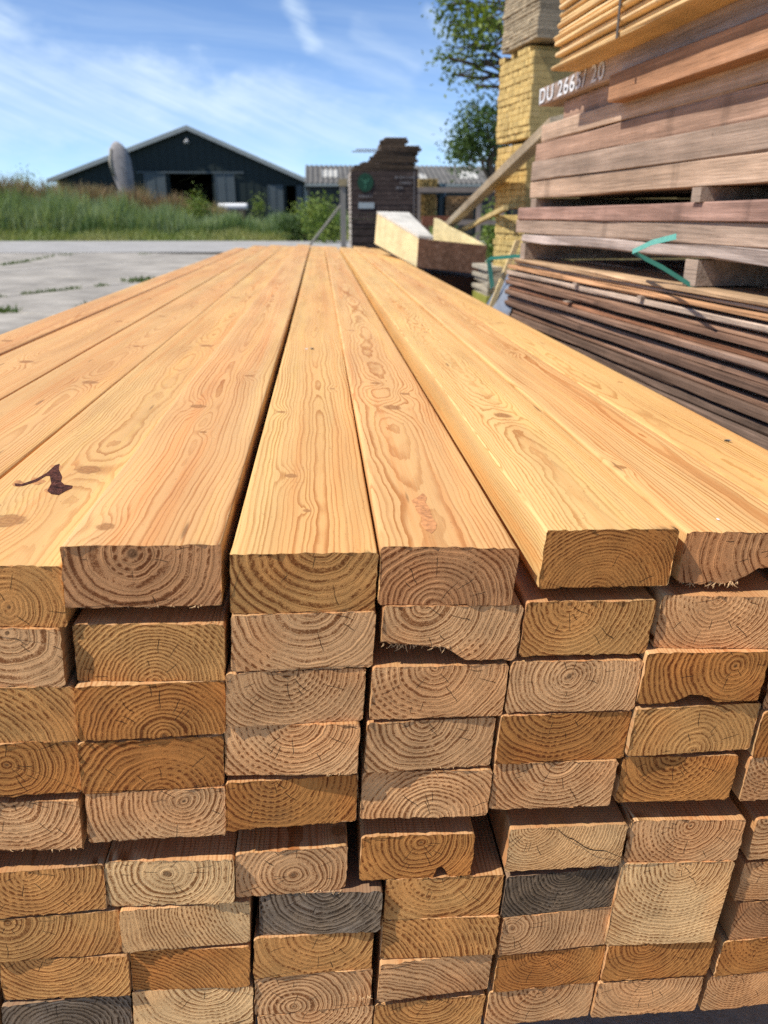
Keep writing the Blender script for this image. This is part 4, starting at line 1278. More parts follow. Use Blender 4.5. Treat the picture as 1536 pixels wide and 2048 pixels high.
# torn fibres hanging from the broken beams, fuzz at the sawn edges
M['fibre'] = simple('torn_wood_fibre', (0.62, 0.40, 0.20), 0.8, 50.0, 0.2)
def fibres(key, n, x0, x1, zz, ln, seed):
    rg = np.random.default_rng(seed)
    b_ = MB()
    for _ in range(n):
        x = rg.uniform(x0, x1); z = zz(x) + rg.uniform(-.001, .002)
        l_ = rg.uniform(.3, 1) * ln
        dx_, dz_ = rg.normal(0, .5), -abs(rg.normal(.7, .4))
        y = rg.uniform(-.0005, .004)
        b_.tube([(x, y, z), (x + dx_ * l_ * .5, y - .3 * l_, z + dz_ * l_ * .45), (x + dx_ * l_ * 1.1, y - .4 * l_, z + dz_ * l_ * .7)], [.0006, .0004, .00015], 4, cap=False)
    f_ = obj('torn_fibres', b_.mesh('torn_fibres', M['fibre']), beams[key])
    f_['kind'] = 'stuff'
fibres('F1', 46, -.07, .0, lambda x: -BH / 2 + .006, .011, 1)
fibres('D2', 40, -.072, .01, lambda x: -BH / 2 + .018, .008, 2)
fibres('B1', 16, -.07, .07, lambda x: -BH / 2 + .001, .005, 3)
fibres('A5', 24, -.05, .074, lambda x: -BH / 2 + .001, .006, 4)
fibres('C6', 18, .0, .074, lambda x: -BH / 2 + .001, .006, 5)
fibres('C9', 14, .05, .075, lambda x: -BH / 2 + .02, .008, 6)
fibres('D4', 14, -.07, .07, lambda x: -BH / 2 + .001, .005, 8)
fibres('C4', 14, -.07, .07, lambda x: -BH / 2 + .001, .005, 9)

# the long split in the beam end of the sixth layer and the knot in the beam left of it
M['crack'] = simple('open_split', (0.012, 0.007, 0.005), 0.9)
def crack(key, pts, w):
    b_ = MB()
    n = len(pts)
    vs = []
    for i, (px, py) in enumerate(pts):
        o_ = beams[key]
        Mi = (Matrix.Translation(o_.location) @ Matrix.Rotation(ROLL, 4, 'Y')).inverted()
        c_ = Mi @ Vector((0, 0, CAMZ)); d_ = Mi.to_3x3() @ ray(px, py)
        p_ = c_ + d_ * ((-.0009 - c_.y) / d_.y)
        k = w * (.3 + .7 * math.sin(math.pi * (i + .7) / (n + .4)))
        vs += [(p_.x, -.0009 - .0002, p_.z + k), (p_.x + k * .6, -.0009 - .0002, p_.z - k)]
    b_.add(vs, [(2 * i, 2 * i + 1, 2 * i + 3, 2 * i + 2) for i in range(n - 1)])
    obj('split', b_.mesh('split', M['crack']), beams[key])
def z6(a, b): return (940 + a / 4.267, 1580 + b / 4.267)
crack('E6', [z6(*p) for p in ((718, 312), (745, 330), (790, 375), (840, 408), (880, 420), (930, 455), (975, 485), (1020, 505), (1060, 512), (1110, 515), (1160, 520), (1230, 550), (1310, 580))], .0011)

# bearers between the two packs and under the pile, packing blocks down to the concrete
M['bearer'] = make_weathered('batten_wood', 0.4)
for xa, xb, zt, zb, nm in ((-.83, -.09, -.6737, -.6998, 'left'), (-.075, .22, -.6576, -.6828, 'middle'), (.228, .72, -.6466, -.6757, 'right')):
    for k, yv in enumerate((1.15, 2.9, 4.7, 6.5, 8.3)):
        h_ = zt - zb - .001
        p_ = STACK @ Vector(((xa + xb) / 2, yv, (zt + zb) / 2))
        me = MB().box((-(xb - xa) / 2, -.04, -h_ / 2), ((xb - xa) / 2, .04, h_ / 2)).mesh('batten', M['bearer'])
        thing('batten', '%s batten between the two packs of the front pile, %s from the near end' % (nm, ORD[k].replace('top', 'first')), 'batten', p_, (0, ROLL, 0), 'battens inside the front pile', me, tint=[.3, .22, .13], aux=[0, .1 + yv * .09, 0])
for k, yv in enumerate((1.1, 2.8, 4.6, 6.4, 8.2)):
    p_ = STACK @ Vector((-.04, yv, -1.0685))
    me = MB().box((-.8, -.04, -.019), (.8, .04, .019)).mesh('bearer', M['bearer'])
    thing('bearer', 'bearer under the front pile, %s from the near end' % ORD[k].replace('top', 'first'), 'bearer', p_, (0, ROLL, 0), 'bearers under the front pile', me, tint=[.3, .22, .13], aux=[0, .1 + yv * .09, 0])
for yv in (1.1, 2.8, 4.6, 6.4, 8.2):
    for xv in (-.72, 0.0, .66):
        p_ = STACK @ Vector((xv, yv, -1.0885))
        hh_ = p_.z
        me = MB().box((-.06, -.05, 0), (.06, .05, max(.012, hh_ - .008))).mesh('packing_block', M['bearer'])
        thing('packing_block', '%s packing block under the %s bearer below the front pile' % ({-.72: 'left', 0.0: 'middle', .66: 'right'}[xv], ORD[(1.1, 2.8, 4.6, 6.4, 8.2).index(yv)] if yv > 1.2 else 'nearest'), 'block', (p_.x, p_.y, -.012), (0, 0, 0), 'packing blocks under the front pile', me, tint=[.26, .2, .14], aux=[0, .3 + .1 * xv + .07 * yv, 0])


# flies and a splash on the top beams
M['fly'] = simple('fly_body', (0.03, 0.035, 0.03), 0.35, 80.0, 0.3, spec=.6)
M['wing'] = simple('fly_wing', (0.28, 0.28, 0.26), 0.3, 80.0, 0.2)
def fly(label, key, px, py, rz):
    x, y = px_on(key, px, py)
    Mw = Matrix.Translation(beams[key].location) @ Matrix.Rotation(ROLL, 4, 'Y')
    p_ = Mw @ Vector((x, y, BH / 2))
    root = thing('fly', label, 'fly', p_, (0, ROLL, rz), 'flies on the new beams')
    b_ = MB().tube([(-.0038, 0, .0021), (-.003, 0, .0024), (-.0015, 0, .0027), (0, 0, .0027), (.0008, 0, .0025), (.0014, 0, .0029), (.003, 0, .0030), (.0038, 0, .0028)], [.0004, .0011, .0016, .0015, .0010, .0013, .0015, .0006], 10)
    b_.tube([(.0036, 0, .0027), (.0044, 0, .0026), (.0052, 0, .0023)], [.0008, .0012, .0006], 10)
    obj('body', b_.mesh('body', M['fly'], True), root)
    for s_ in (-1, 1):
        b_ = MB().add([(.002, s_ * .0006, .0040), (-.001, s_ * .0028, .0040), (-.0055, s_ * .0034, .0030), (-.0062, s_ * .0018, .0030), (-.002, s_ * .0004, .0042)], [(0, 1, 2, 3, 4)])
        obj('wing', b_.mesh('wing', M['wing']), root)
        for k, xx in enumerate((.0028, .0014, -.0002)):
            b_ = MB().tube([(xx, s_ * .001, .0022), (xx + .0006 * (1 - k), s_ * .003, .0026), (xx + .0016 * (1 - k), s_ * .0046, .0001)], .00018, 4)
            obj('leg', b_.mesh('leg', M['fly']), root)
fly('small dark fly sitting on the rightmost top beam', 'G1', 1455, 884, 2.6)
fly('dark fly beside a white splash, far up the middle top beam', 'C1', 624, 699, 0.2)
M['splash'] = simple('bird_dropping', (0.75, 0.74, 0.70), 0.6)
def splash(label, key, px, py, r0, sd):
    x, y = px_on(key, px, py)
    Mw = Matrix.Translation(beams[key].location) @ Matrix.Rotation(ROLL, 4, 'Y')
    rg = np.random.default_rng(sd)
    vs = [(r0 * rg.uniform(.6, 1.2) * math.cos(2 * math.pi * k / 11), r0 * rg.uniform(.6, 1.3) * 1.5 * math.sin(2 * math.pi * k / 11), .0002) for k in range(11)] + [(0, 0, .001)]
    thing('splash', label, 'bird dropping', Mw @ Vector((x, y, BH / 2 + .0003)), (0, ROLL, 0), 'white splashes on the top beams', mesh('splash', vs, [(k, (k + 1) % 11, 11) for k in range(11)], M['splash'], smooth=True))
splash('white splash beside the far fly on the middle top beam', 'C1', 613, 698, .0042, 1)
splash('tiny white speck on the top beam with the torn underside', 'F1', 1436, 1039, .0022, 2)

# ------------------------------------------------------------------ hardwood piles on the right
HROT = R(4.15)
P0 = at(1057, 434, 3.4)
HM = Matrix.Translation((P0.x, P0.y, 0)) @ Matrix.Rotation(HROT, 4, 'Z')
HI = HM.inverted()


def hw(px, py, x=0.0):
    """point of the pile's left face (local x = const) seen at a pixel: local (y, z)"""
    c_ = HI @ Vector((0, 0, CAMZ)); d_ = HI.to_3x3() @ ray(px, py)
    t = (x - c_.x) / d_.x
    p_ = c_ + d_ * t
    return p_.y, p_.z


def plank_mesh(name, W, L, T, mat, rg, sag=0.0, rough=.0025, segs=14, rag=None):
    """sawn plank: x 0..W, y -L..0, z 0..T with slightly wandering arrises"""
    ys = np.linspace(0, -L, segs + 1)
    V = []
    for i, yv in enumerate(ys):
        sg = sag * math.sin(math.pi * i / segs)
        j = rg.normal(0, rough, (8, 2))
        c = .004
        low = rag(yv) if rag else 0.0
        sec = [(c, 0 + low), (W - c, 0), (W, c), (W, T - c), (W - c, T), (c, T), (0, T - c), (0, c + low)]
        for k, (a, b) in enumerate(sec):
            V.append((a + j[k, 0] * .6, yv, b + j[k, 1] * .6 - sg))
    F_ = []
    for i in range(segs):
        for k in range(8):
            k2 = (k + 1) % 8
            F_.append((i * 8 + k, i * 8 + k2, (i + 1) * 8 + k2, (i + 1) * 8 + k))
    F_.append(tuple(reversed(range(8)))); F_.append(tuple(segs * 8 + k for k in range(8)))
    me = mesh(name, V, F_, mat)
    return me


GH = 'hardwood planks in the right hand piles'
npl = [0]


def plank(label, y0, z0, z1, tint, x=0.0, W=.2, L=4.2, sag=0.0, group=GH, mat='hard', rag=None, name='plank', rough=.0025, yaw=0.0, tilt=0.0):
    npl[0] += 1
    rg = np.random.default_rng(500 + npl[0])
    me = plank_mesh(name, W, L, z1 - z0, M[mat], rg, sag, rough, rag=rag)
    t_ = np.array(tint) * rg.uniform(.92, 1.08)
    return thing(name, label, 'plank', HM @ Vector((x, y0, z0)), (tilt, 0, HROT + yaw), group, me, tint=[float(v) for v in t_], aux=[0.0, float(npl[0] * .137 % 1), 0.0])


def zz(py, px=1060):
    return hw(px, py)[1]


def yy_(px, py=434):
    return hw(px, py)[0]


PINK, GREYP, ORNG, PALEP = (.34, .215, .15), (.30, .22, .165), (.37, .195, .105), (.40, .28, .195)
eps = .0008
# main pack: six planks above the first slot
tops = [('plank with white stencilled numbers at its end, upper right pile', 1074, 184, 219, PALEP, -.02, 'number_plank')]
num = plank(tops[0][0], yy_(1074), zz(219, 1074), zz(184, 1074), (.40, .30, .24), -.022, name='plank')
zb = zz(219, 1074)
yo, _ = hw(1222, 160, -.05)
z_or1 = hw(1222, 122, -.055)[1]
z_or0 = hw(1222, 203, -.055)[1]
orange = plank('reddish orange plank jutting out below the numbered plank', yo, min(z_or0, zb - .06), zb - .002, ORNG, -.055, L=3.2, W=.22)
zc = zz(259, 1072)
recess_top = zb - .002
plank('shaded recessed plank end below the numbered plank', yy_(1106), zc + eps, recess_top, PINK, .012, W=.18, L=yy_(1106) - yo - .01)
lay = [(259, 291, 1072, PALEP, 'uppermost full plank of the big pack, pale and streaked, under the orange plank'), (291, 327, 1062, PINK, 'pinkish plank with two dark vertical stains, second in the big pack'), (327, 363.5, 1058, GREYP, 'grey brown plank, third in the big pack above the first slot'), (363.5, 397, 1056, PALEP, 'pale lowest plank of the big pack, directly above the first slot')]
for (a, b, px, t_, lab) in lay:
    plank(lab, yy_(px), zz(b) + eps, zz(a), t_, rnd.uniform(-.006, .004))
zs1, zs0 = zz(397), zz(416)
lay2 = [(416, 440.5, 1037, (.36, .22, .17), 'pinkish plank directly below the first slot, top of the second pack'), (440.5, 468, 1032, GREYP, 'grey plank in the middle of the second pack')]
for (a, b, px, t_, lab) in lay2:
    plank(lab, yy_(px), zz(b) + eps, zz(a), t_, rnd.uniform(-.004, .004))
rg_r = np.random.default_rng(77)
rk = rg_r.uniform(0, 1, 40)
def ragged(y):
    t = -y / 4.2 * 39
    v_ = np.interp(t, np.arange(40), rk)
    return .013 * max(0.0, v_ - .55) * 2
plank('grey plank with a ragged splintered lower edge above the second slot', yy_(1046), zz(487), zz(468) - eps, (.37, .30, .26), .0, rag=ragged, rough=.004)
zq1, zq0 = zz(487), zz(521)
# inner planks that close the slots
for (za, zb_, nm) in ((zs1 + eps, zz(363.5), 'lowest layer of the big pack'), (zz(440.5) + eps, zs0, 'top layer of the second pack'), (zq1 + eps, zz(468) - eps, 'bottom layer of the second pack'), (zz(529) + eps, zq0, 'top layer of the thin plank pack'), (zz(219, 1074) + eps, zz(184, 1074), 'numbered layer of the upper right pile')):
    for k in range(5):
        plank('inner plank %s from the face in the %s' % (('second', 'third', 'fourth', 'fifth', 'sixth')[k], nm), -.03 - .02 * k, za, zb_, PINK, .205 + .205 * k)
# bearers in the slots
GB = 'bearers in the slots of the right hand piles'
def bearer(label, px0, px1, z0, z1, x0=.004, x1=1.2, tint=(.34, .26, .20)):
    ya, yb = yy_(px0), yy_(px1)
    me = MB().box((x0, -(ya - yb), 0), (x1, 0, z1 - z0 - 2 * eps)).mesh('bearer', M['hard'])
    o = thing('bearer', label, 'bearer', HM @ Vector((0, ya, z0 + eps)), (0, 0, HROT), GB, me, tint=list(tint), aux=[0, px0 * .0137 % 1, 0])
    return o
bearer('bearer at the far end of the first slot under the big pack', 1058, 1068, zs0, zs1)
bearer('thick bearer with a bright end in the right half of the first slot', 1386, 1404, zs0, zs1, -.012)
bearer('bearer at the far end of the second slot', 1043, 1052, zq0, zq1)
bearer('bearer in the right half of the second slot near the green strap', 1380, 1406, zq0, zq1)
for z0_, z1_, nm in ((zs0, zs1, 'first'), (zq0, zq1, 'second')):  # added strips, unseen, closing the slots so no light shows through
    me = MB().box((0, -4.0, 0), (.08, 0, z1_ - z0_ - .003)).mesh('bearer', M['hard'])
    thing('bearer', 'added unseen strip lying lengthwise deep inside the %s slot of the right hand pile' % nm, 'bearer', HM @ Vector((1.24, -.1, z0_ + .0015)), (0, 0, HROT), GB, me, tint=[.2, .15, .12], aux=[0, .4, 0])
# third pack: thin weathered boards
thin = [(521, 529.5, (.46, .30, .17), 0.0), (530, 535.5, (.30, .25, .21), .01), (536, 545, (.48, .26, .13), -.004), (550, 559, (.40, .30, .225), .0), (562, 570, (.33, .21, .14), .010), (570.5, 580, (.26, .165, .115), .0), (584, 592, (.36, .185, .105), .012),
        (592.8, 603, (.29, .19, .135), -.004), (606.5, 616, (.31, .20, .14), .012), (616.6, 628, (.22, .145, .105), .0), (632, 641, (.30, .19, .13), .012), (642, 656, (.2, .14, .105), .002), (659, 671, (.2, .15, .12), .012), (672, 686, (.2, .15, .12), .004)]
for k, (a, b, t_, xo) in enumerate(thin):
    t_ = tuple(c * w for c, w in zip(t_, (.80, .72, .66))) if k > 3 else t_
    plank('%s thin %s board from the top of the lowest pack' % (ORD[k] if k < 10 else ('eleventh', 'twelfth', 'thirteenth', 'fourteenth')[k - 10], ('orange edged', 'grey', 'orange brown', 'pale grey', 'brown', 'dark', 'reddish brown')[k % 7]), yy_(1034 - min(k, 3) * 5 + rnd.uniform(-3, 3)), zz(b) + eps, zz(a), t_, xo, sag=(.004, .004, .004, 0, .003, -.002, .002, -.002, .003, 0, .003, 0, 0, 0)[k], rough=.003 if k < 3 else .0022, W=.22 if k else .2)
zlow = zz(686)
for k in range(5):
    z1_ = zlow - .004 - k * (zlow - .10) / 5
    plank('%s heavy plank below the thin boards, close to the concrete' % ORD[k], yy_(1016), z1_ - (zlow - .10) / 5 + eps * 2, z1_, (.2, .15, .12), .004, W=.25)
for px in (1030, 1400):
    bearer('%s ground bearer under the lowest plank of the right hand pile' % ('far' if px < 1200 else 'near'), px, px + 16, -.012, .09)
# spacers between thin boards
for (px, z0, z1, lab) in ((1163, zz(550), zz(545), 'upper'), (1300, zz(550), zz(545), 'second'), (1146, zz(583), zz(581), 'third')):
    bearer('%s thin spacer stick poking out between boards of the lowest pack' % lab, px, px + 8, z0, z1, -.012)
# support for the near ends of the packs (outside the view)

# fresh thin planks on top
FR = [(.70, .47, .22), (.66, .43, .19), (.74, .52, .27), (.62, .39, .17)]
GF = 'fresh planks of the topmost pack'
xP = -.12
zb0 = hw(1108, 142, xP)[1]
yP = hw(1108, 142, xP)[0]
tP = (hw(1112, 20, xP)[1] - zb0) / 10.5
for k in range(17):
    plank('%s fresh yellow plank from the bottom of the topmost pack' % (ORD + ['eleventh', 'twelfth', 'thirteenth', 'fourteenth', 'fifteenth', 'sixteenth', 'seventeenth'])[k] if k else 'lowest fresh yellow plank of the topmost pack, underside showing', yP + rnd.uniform(-.02, .02), zb0 + k * tP + .003, zb0 + (k + 1) * tP - .0015, FR[k % 4], xP + rnd.choice([0, .006, -.004, .012]), W=.42 if k == 0 else .2, group=GF, mat='fresh', rough=.0015, name='plank')
for k, xx in ((0, .305),):
    for j in range(3):
        plank('inner fresh plank %s from the edge, bottom layer of the topmost pack' % ('second', 'third', 'fourth')[j], yP - .02, zb0 + .003, zb0 + tP - .0015, FR[j], xP + .425 + j * .205, group=GF, mat='fresh')
# bearers carrying the topmost pack
zt_num = zz(184, 1074)
for (pxa, pxb, x0, lab) in ((1128, 1150, -.016, 'pale bearer block near the numbered end, under the topmost pack'), (1452, 1486, -.10, 'brown bearer block jutting out under the right part of the topmost pack')):
    bearer(lab, pxa, pxb, zt_num, zb0 + .002, x0, .8, (.40, .24, .14))
bm = obj('strapping', MB().box((xP - .010, 0, 0), (xP - .008, .012, tP * 17)).mesh('strapping', simple('dark_strapping', (.10, .08, .06), .6)))
ys_, _ = hw(1238, 40, xP - .01)
bm.location = HM @ Vector((0, ys_, zb0)); bm.rotation_euler = (0, 0, HROT)
bm['label'] = 'thin dark strap running up the side of the topmost fresh pack'; bm['category'] = 'strap'

# stencilled numbers
M['paint'] = simple('white_stencil_paint', (0.62, 0.63, 0.64), 0.8, 70.0, 0.4)
cu = bpy.data.curves.new('stencil', 'FONT')
cu.body = 'DU 2665/ 20'
cu.size = 1.0
cu.extrude = 0.0
cu.space_character = 1.12
cu.offset = 0.016
to = bpy.data.objects.new('stencil', cu)
COL.objects.link(to)
bpy.context.view_layer.update()
me = bpy.data.meshes.new_from_object(to.evaluated_get(bpy.context.evaluated_depsgraph_get()))
COL.objects.unlink(to)
bpy.data.objects.remove(to)
co = np.zeros(len(me.vertices) * 3); me.vertices.foreach_get('co', co); co = co.reshape(-1, 3)
mn, mx_ = co.min(0), co.max(0)
tl0 = yy_(1077); tl1 = hw(1217, 150, -.022)[0]
Ln = tl0 - tl1
hgt = (zz(184, 1074) - zz(219, 1074))
u = (co[:, 0] - mn[0]) / (mx_[0] - mn[0]); v_ = (co[:, 1] - mn[1]) / (mx_[1] - mn[1])
new = np.stack([np.full(len(u), -.0042), -(.012 + u * (Ln - .02)), hgt * (.09 + .82 * v_)], 1)
me.vertices.foreach_set('co', new.ravel()); me.update()
me.name = 'lettering'
me.materials.clear(); me.materials.append(M['paint'])
lt = obj('lettering', me, num)
lt['kind'] = 'stuff'


# green plastic straps
M['strap_shade'] = simple('shaded_plastic_strap', (0.02, 0.11, 0.075), 0.35, 30.0, 0.15)  # darker copy of the teal strap, its underside's shade painted in
M['strapt'] = simple('teal_plastic_strap', (0.11, 0.50, 0.44), 0.35, 30.0, 0.12, spec=.5)
def ribbon(name, label, pts, wv, mats, group=None, cat='strap', split=None):
    """flat strap through world points, width along wv"""
    wv = Vector(wv)
    pts = [Vector(p) for p in pts]
    base = pts[0].copy()
    n = len(pts)
    vs, fs, ix = [], [], []
    for i, p in enumerate(pts):
        t = (pts[min(i + 1, n - 1)] - pts[max(i - 1, 0)]).normalized()
        nn = t.cross(wv).normalized() * .0006
        for q_ in (p + wv + nn, p - wv + nn, p - wv - nn, p + wv - nn):
            vs.append(q_ - base)
    for i in range(n - 1):
        for k in range(4):
            fs.append((i * 4 + k, i * 4 + (k + 1) % 4, i * 4 + 4 + (k + 1) % 4, i * 4 + 4 + k)); ix.append(0 if split is None or i < split else 1)
    fs += [(0, 3, 2, 1), tuple((n - 1) * 4 + k for k in range(4))]; ix += [0, 1 if split else 0]
    return thing(name, label, cat, base, group=group, me=mesh(name, vs, fs, mats, ix))


def hpt(px, py, x):
    c_ = HI @ Vector((0, 0, CAMZ)); d_ = HI.to_3x3() @ ray(px, py)
    t = (x - c_.x) / d_.x
    return HM @ (c_ + d_ * t)
sa, sb, sc_ = hpt(1352, 473, -.16), hpt(1265, 503, -.055), hpt(1392, 577, .01)
mids = [sa, sa.lerp(sb, .5) + Vector((0, 0, .006)), sa.lerp(sb, .93), sb, sb.lerp(sc_, .1), sb.lerp(sc_, .5) + Vector((0, 0, .004)), sc_]
ribbon('strap', 'loose teal plastic strap bent out of the second slot at the right', mids, (0, .0015, .0065), [M['strapt'], M['strap_shade']], 'loose plastic straps', split=3)
sa, sb, sc_ = hpt(1075, 513, .02), hpt(976, 516, -.03), None
q0 = at(1082, 512, 3.45); q1 = at(977, 517, 3.75); q2 = at(985, 575, 3.78)
q2b = Vector((q2.x + .01, q2.y, q2.z))
ribbon('strap', 'teal strap end hanging down beside the brown beams', [q0, q0.lerp(q1, .5) + Vector((0, 0, .004)), q1, q1.lerp(q2, .05), q1.lerp(q2, .5), q2], (0.009, .0, .008), [M['strap_shade'], M['strapt']], 'loose plastic straps', split=2)

# pale stick and grey plastic sheet by the far end of the pile
k0, k1 = at(1036, 480, 3.75), at(1004, 560, 3.75)
k2 = k1 + (k1 - k0) * 4.2
k2.z = max(k2.z, .0)
mb = MB()
dv = (k0 - k1).normalized()
w_ = Vector((.012, 0, 0)); d_ = Vector((0, .010, 0))
k1f = k0 + (k1 - k0) * ((k0.z - .0) / (k0.z - k1.z))
mb.hexa([k1f - w_ - d_ - k1f, k1f + w_ - d_ - k1f, k1f + w_ + d_ - k1f, k1f - w_ + d_ - k1f, k0 - w_ - d_ - k1f, k0 + w_ - d_ - k1f, k0 + w_ + d_ - k1f, k0 - w_ + d_ - k1f])
thing('stick', 'pale thin stick leaning at the far end of the hardwood pile', 'stick', k1f, me=mb.mesh('stick', M['fresh']), tint=[.60, .46, .24], aux=[0, .33, 0])
M['sheet'] = simple('grey_plastic_sheet', (0.20, 0.225, 0.27), 0.35, 14.0, 0.25, 0.5, 25.0, spec=.5)
a_, b_, c_, d_ = at(1012, 548, 3.9), at(1040, 566, 3.6), at(1020, 640, 3.55), at(968, 612, 3.85)
b0 = c_.copy(); b0.z = 0
vs, fs = [], []
nu, nv = 8, 14
for i in range(nv + 1):
    for j in range(nu + 1):
        s_, t_ = j / nu, i / nv
        top = a_.lerp(b_, s_); bot = d_.lerp(c_, s_)
        bot2 = Vector((bot.x - .02, bot.y - .02, .004))
        p_ = top.lerp(bot, t_ / .45) if t_ < .45 else bot.lerp(bot2, (t_ - .45) / .55)
        p_ = p_ + Vector((.014 * math.sin(9 * s_ + 2 * t_), .012 * math.sin(13 * s_ + 4 * t_), .006 * math.sin(7 * s_)))
        vs.append(p_ - b0)
for i in range(nv):
    for j in range(nu):
        k = i * (nu + 1) + j
        fs.append((k, k + 1, k + nu + 2, k + nu + 1))
sh = thing('plastic_sheet', 'crumpled grey plastic sheet draped at the far end of the hardwood pile', 'plastic sheet', b0, me=mesh('plastic_sheet', vs, fs, M['sheet'], smooth=True))
so = sh.modifiers.new('solid', 'SOLIDIFY'); so.thickness = .002

# ------------------------------------------------------------------ tower of slat bundles
M['slat'] = make_weathered('yellow_slat', 0.3)
TROT = R(10.0)
TO = at(1000, 434, 5.7)
TM = Matrix.Translation((TO.x, TO.y, 0)) @ Matrix.Rotation(TROT, 4, 'Z')
TI = TM.inverted()
def tw(px, py, x=0.0):
    c_ = TI @ Vector((0, 0, CAMZ)); d_ = TI.to_3x3() @ ray(px, py)
    t = (x - c_.x) / d_.x
    p_ = c_ + d_ * t
    return p_.y, p_.z
GT = 'banded slat bundles stacked into a tower'
def bundle(label, px0, px1, py1, py0, nl, nc, tint, dx, seed, jag=0.0, gap=.0016):
    y1, z1 = tw(px0, py1, dx); _, z0 = tw(px0, py0, dx)
    y0, _ = tw(px1, (py0 + py1) / 2, dx)
    rg = np.random.default_rng(seed)
    root = thing('slat_bundle', label, 'slat bundle', TM @ Vector((dx, y1, z0)), (0, 0, TROT), GT)
    Wd = (y1 - y0) / nc; H = (z1 - z0) / nl
    L = 1.5
    kinds = []
    for q_ in range(5):
        b_ = MB()
        w_, h_ = Wd - gap, H - gap
        j = rg.uniform(-.0015, .0015, (8, 3))
        c8 = [(0, -w_, 0), (L, -w_, 0), (L, 0, 0), (0, 0, 0), (0, -w_, h_), (L, -w_, h_), (L, 0, h_), (0, 0, h_)]
        # a slightly rounded end with a shallow groove
        e_ = .004
        vs = [(e_, -w_, 0), (L, -w_, 0), (L, 0, 0), (e_, 0, 0), (e_, -w_, h_), (L, -w_, h_), (L, 0, h_), (e_, 0, h_), (0, -w_ + e_, e_), (0, -e_, e_), (0, -w_ + e_, h_ - e_), (0, -e_, h_ - e_)]
        b_.add(vs, [(0, 3, 2, 1), (4, 5, 6, 7), (0, 1, 5, 4), (1, 2, 6, 5), (2, 3, 7, 6), (8, 10, 11, 9), (0, 8, 9, 3), (4, 7, 11, 10), (0, 4, 10, 8), (3, 9, 11, 7)])
        kinds.append(b_.mesh('slat', M['slat']))
    for i in range(nl):
        lx = rg.normal(0, .004)
        for c in range(nc):
            if jag and i == nl - 1 and rg.uniform() < jag:
                continue
            o = obj('slat', kinds[rg.integers(0, 5)], root, (lx + rg.normal(0, .0022), -c * Wd, i * H))
            o['tint'] = [float(v) for v in np.array(tint) * rg.uniform(.86, 1.12)]
            o['aux'] = [0.0, float(rg.uniform()), 0.0]
    return root, y0, y1, z0, z1
YEL = (.54, .39, .15)
b1 = bundle('topmost slat bundle, grey brown fine slats, leaning out over the tower', 1013, 1078, -95, 104, 26, 9, (.36, .29, .19), -.02, 1)
b2 = bundle('upper yellow slat bundle with a jagged top row, below the grey one', 1000, 1062, 118, 287, 14, 15, YEL, 0.0, 2, .45)
b3 = bundle('third slat bundle of the tower, crossed by the leaning board', 994, 1052, 297, 418, 10, 15, (.52, .36, .13), 0.0, 3)
b4 = bundle('fourth slat bundle of the tower, bowed and sagging rows', 990, 1046, 430, 560, 11, 14, (.50, .37, .14), .0, 4)
b5 = bundle('lowest slat bundle of the tower, close to the ground', 988, 1044, 570, 742, 12, 14, (.46, .35, .15), .01, 5)
for (za, zb_, yref, nm) in ((b2[4], b1[3], b2[1], 'grey and yellow'), (b3[4], b2[3], b3[1], 'upper and third'), (b4[4], b3[3], b4[1], 'third and fourth'), (b5[4], b4[3], b5[1], 'fourth and lowest')):
    for k, xo in enumerate((.25, 1.0)):
        h_ = zb_ - za - .002
        if h_ < .004:
            continue
        me = MB().box((0, -.42, 0), (.07, -.02, h_)).mesh('spacer_batten', M['slat'])
        thing('spacer_batten', '%s batten between the %s slat bundles' % (('left', 'right')[k], nm), 'batten', TM @ Vector((xo, yref + .44, za + .001)), (0, 0, TROT), 'battens between the slat bundles', me, tint=[.3, .23, .1], aux=[0, .5, 0])
for k, xo in enumerate((.2, 1.1)):
    me = MB().box((0, -.42, 0), (.09, 0, b5[3] + .01)).mesh('bearer', M['slat'])
    thing('bearer', '%s ground bearer under the lowest slat bundle' % ('left', 'right')[k], 'bearer', TM @ Vector((xo, b5[2], -.012)), (0, 0, TROT), 'ground bearers under the slat tower', me, tint=[.25, .2, .12], aux=[0, .4, 0])


# ------------------------------------------------------------------ leaning boards
def beam_between(name, label, a, b, w, h, mat, tint, roll=0.0, cat='board', group=None, seed=.3):
    """board from a to b with section w x h, given as corners round its axis"""
    a, b = Vector(a), Vector(b)
    t = (b - a).normalized()
    up = Vector((0, 0, 1)); s_ = t.cross(up).normalized(); u_ = s_.cross(t).normalized()
    Rm = Matrix((s_, t, u_)).transposed().to_4x4() @ Matrix.Rotation(roll, 4, 'Y')
    L = (b - a).length
    me = MB().box((-w / 2, 0, -h / 2), (w / 2, L, h / 2)).mesh(name, M[mat])
    o = thing(name, label, cat, a, Rm.to_euler(), group, me, tint=list(tint), aux=[0, seed, 0])
    return o
la, lb_ = at(1120, 240, 4.2), at(893, 455, 7.7)
ext = lb_ + (lb_ - la) * ((lb_.z - .885) / (la.z - lb_.z))
beam_between('leaning_board', 'long grey board leaning diagonally against the slat tower', ext, la, .10, .045, 'fresh', (.42, .34, .23), R(12), seed=.7)
la, lb_ = at(1012, 415, 5.35), at(905, 470, 7.9)
ext = lb_ + (lb_ - la) * ((lb_.z - .87) / (la.z - lb_.z))
beam_between('leaning_board', 'thin yellow batten leaning low against the slat tower', ext, la, .03, .03, 'fresh', (.50, .37, .16), 0, seed=.2)

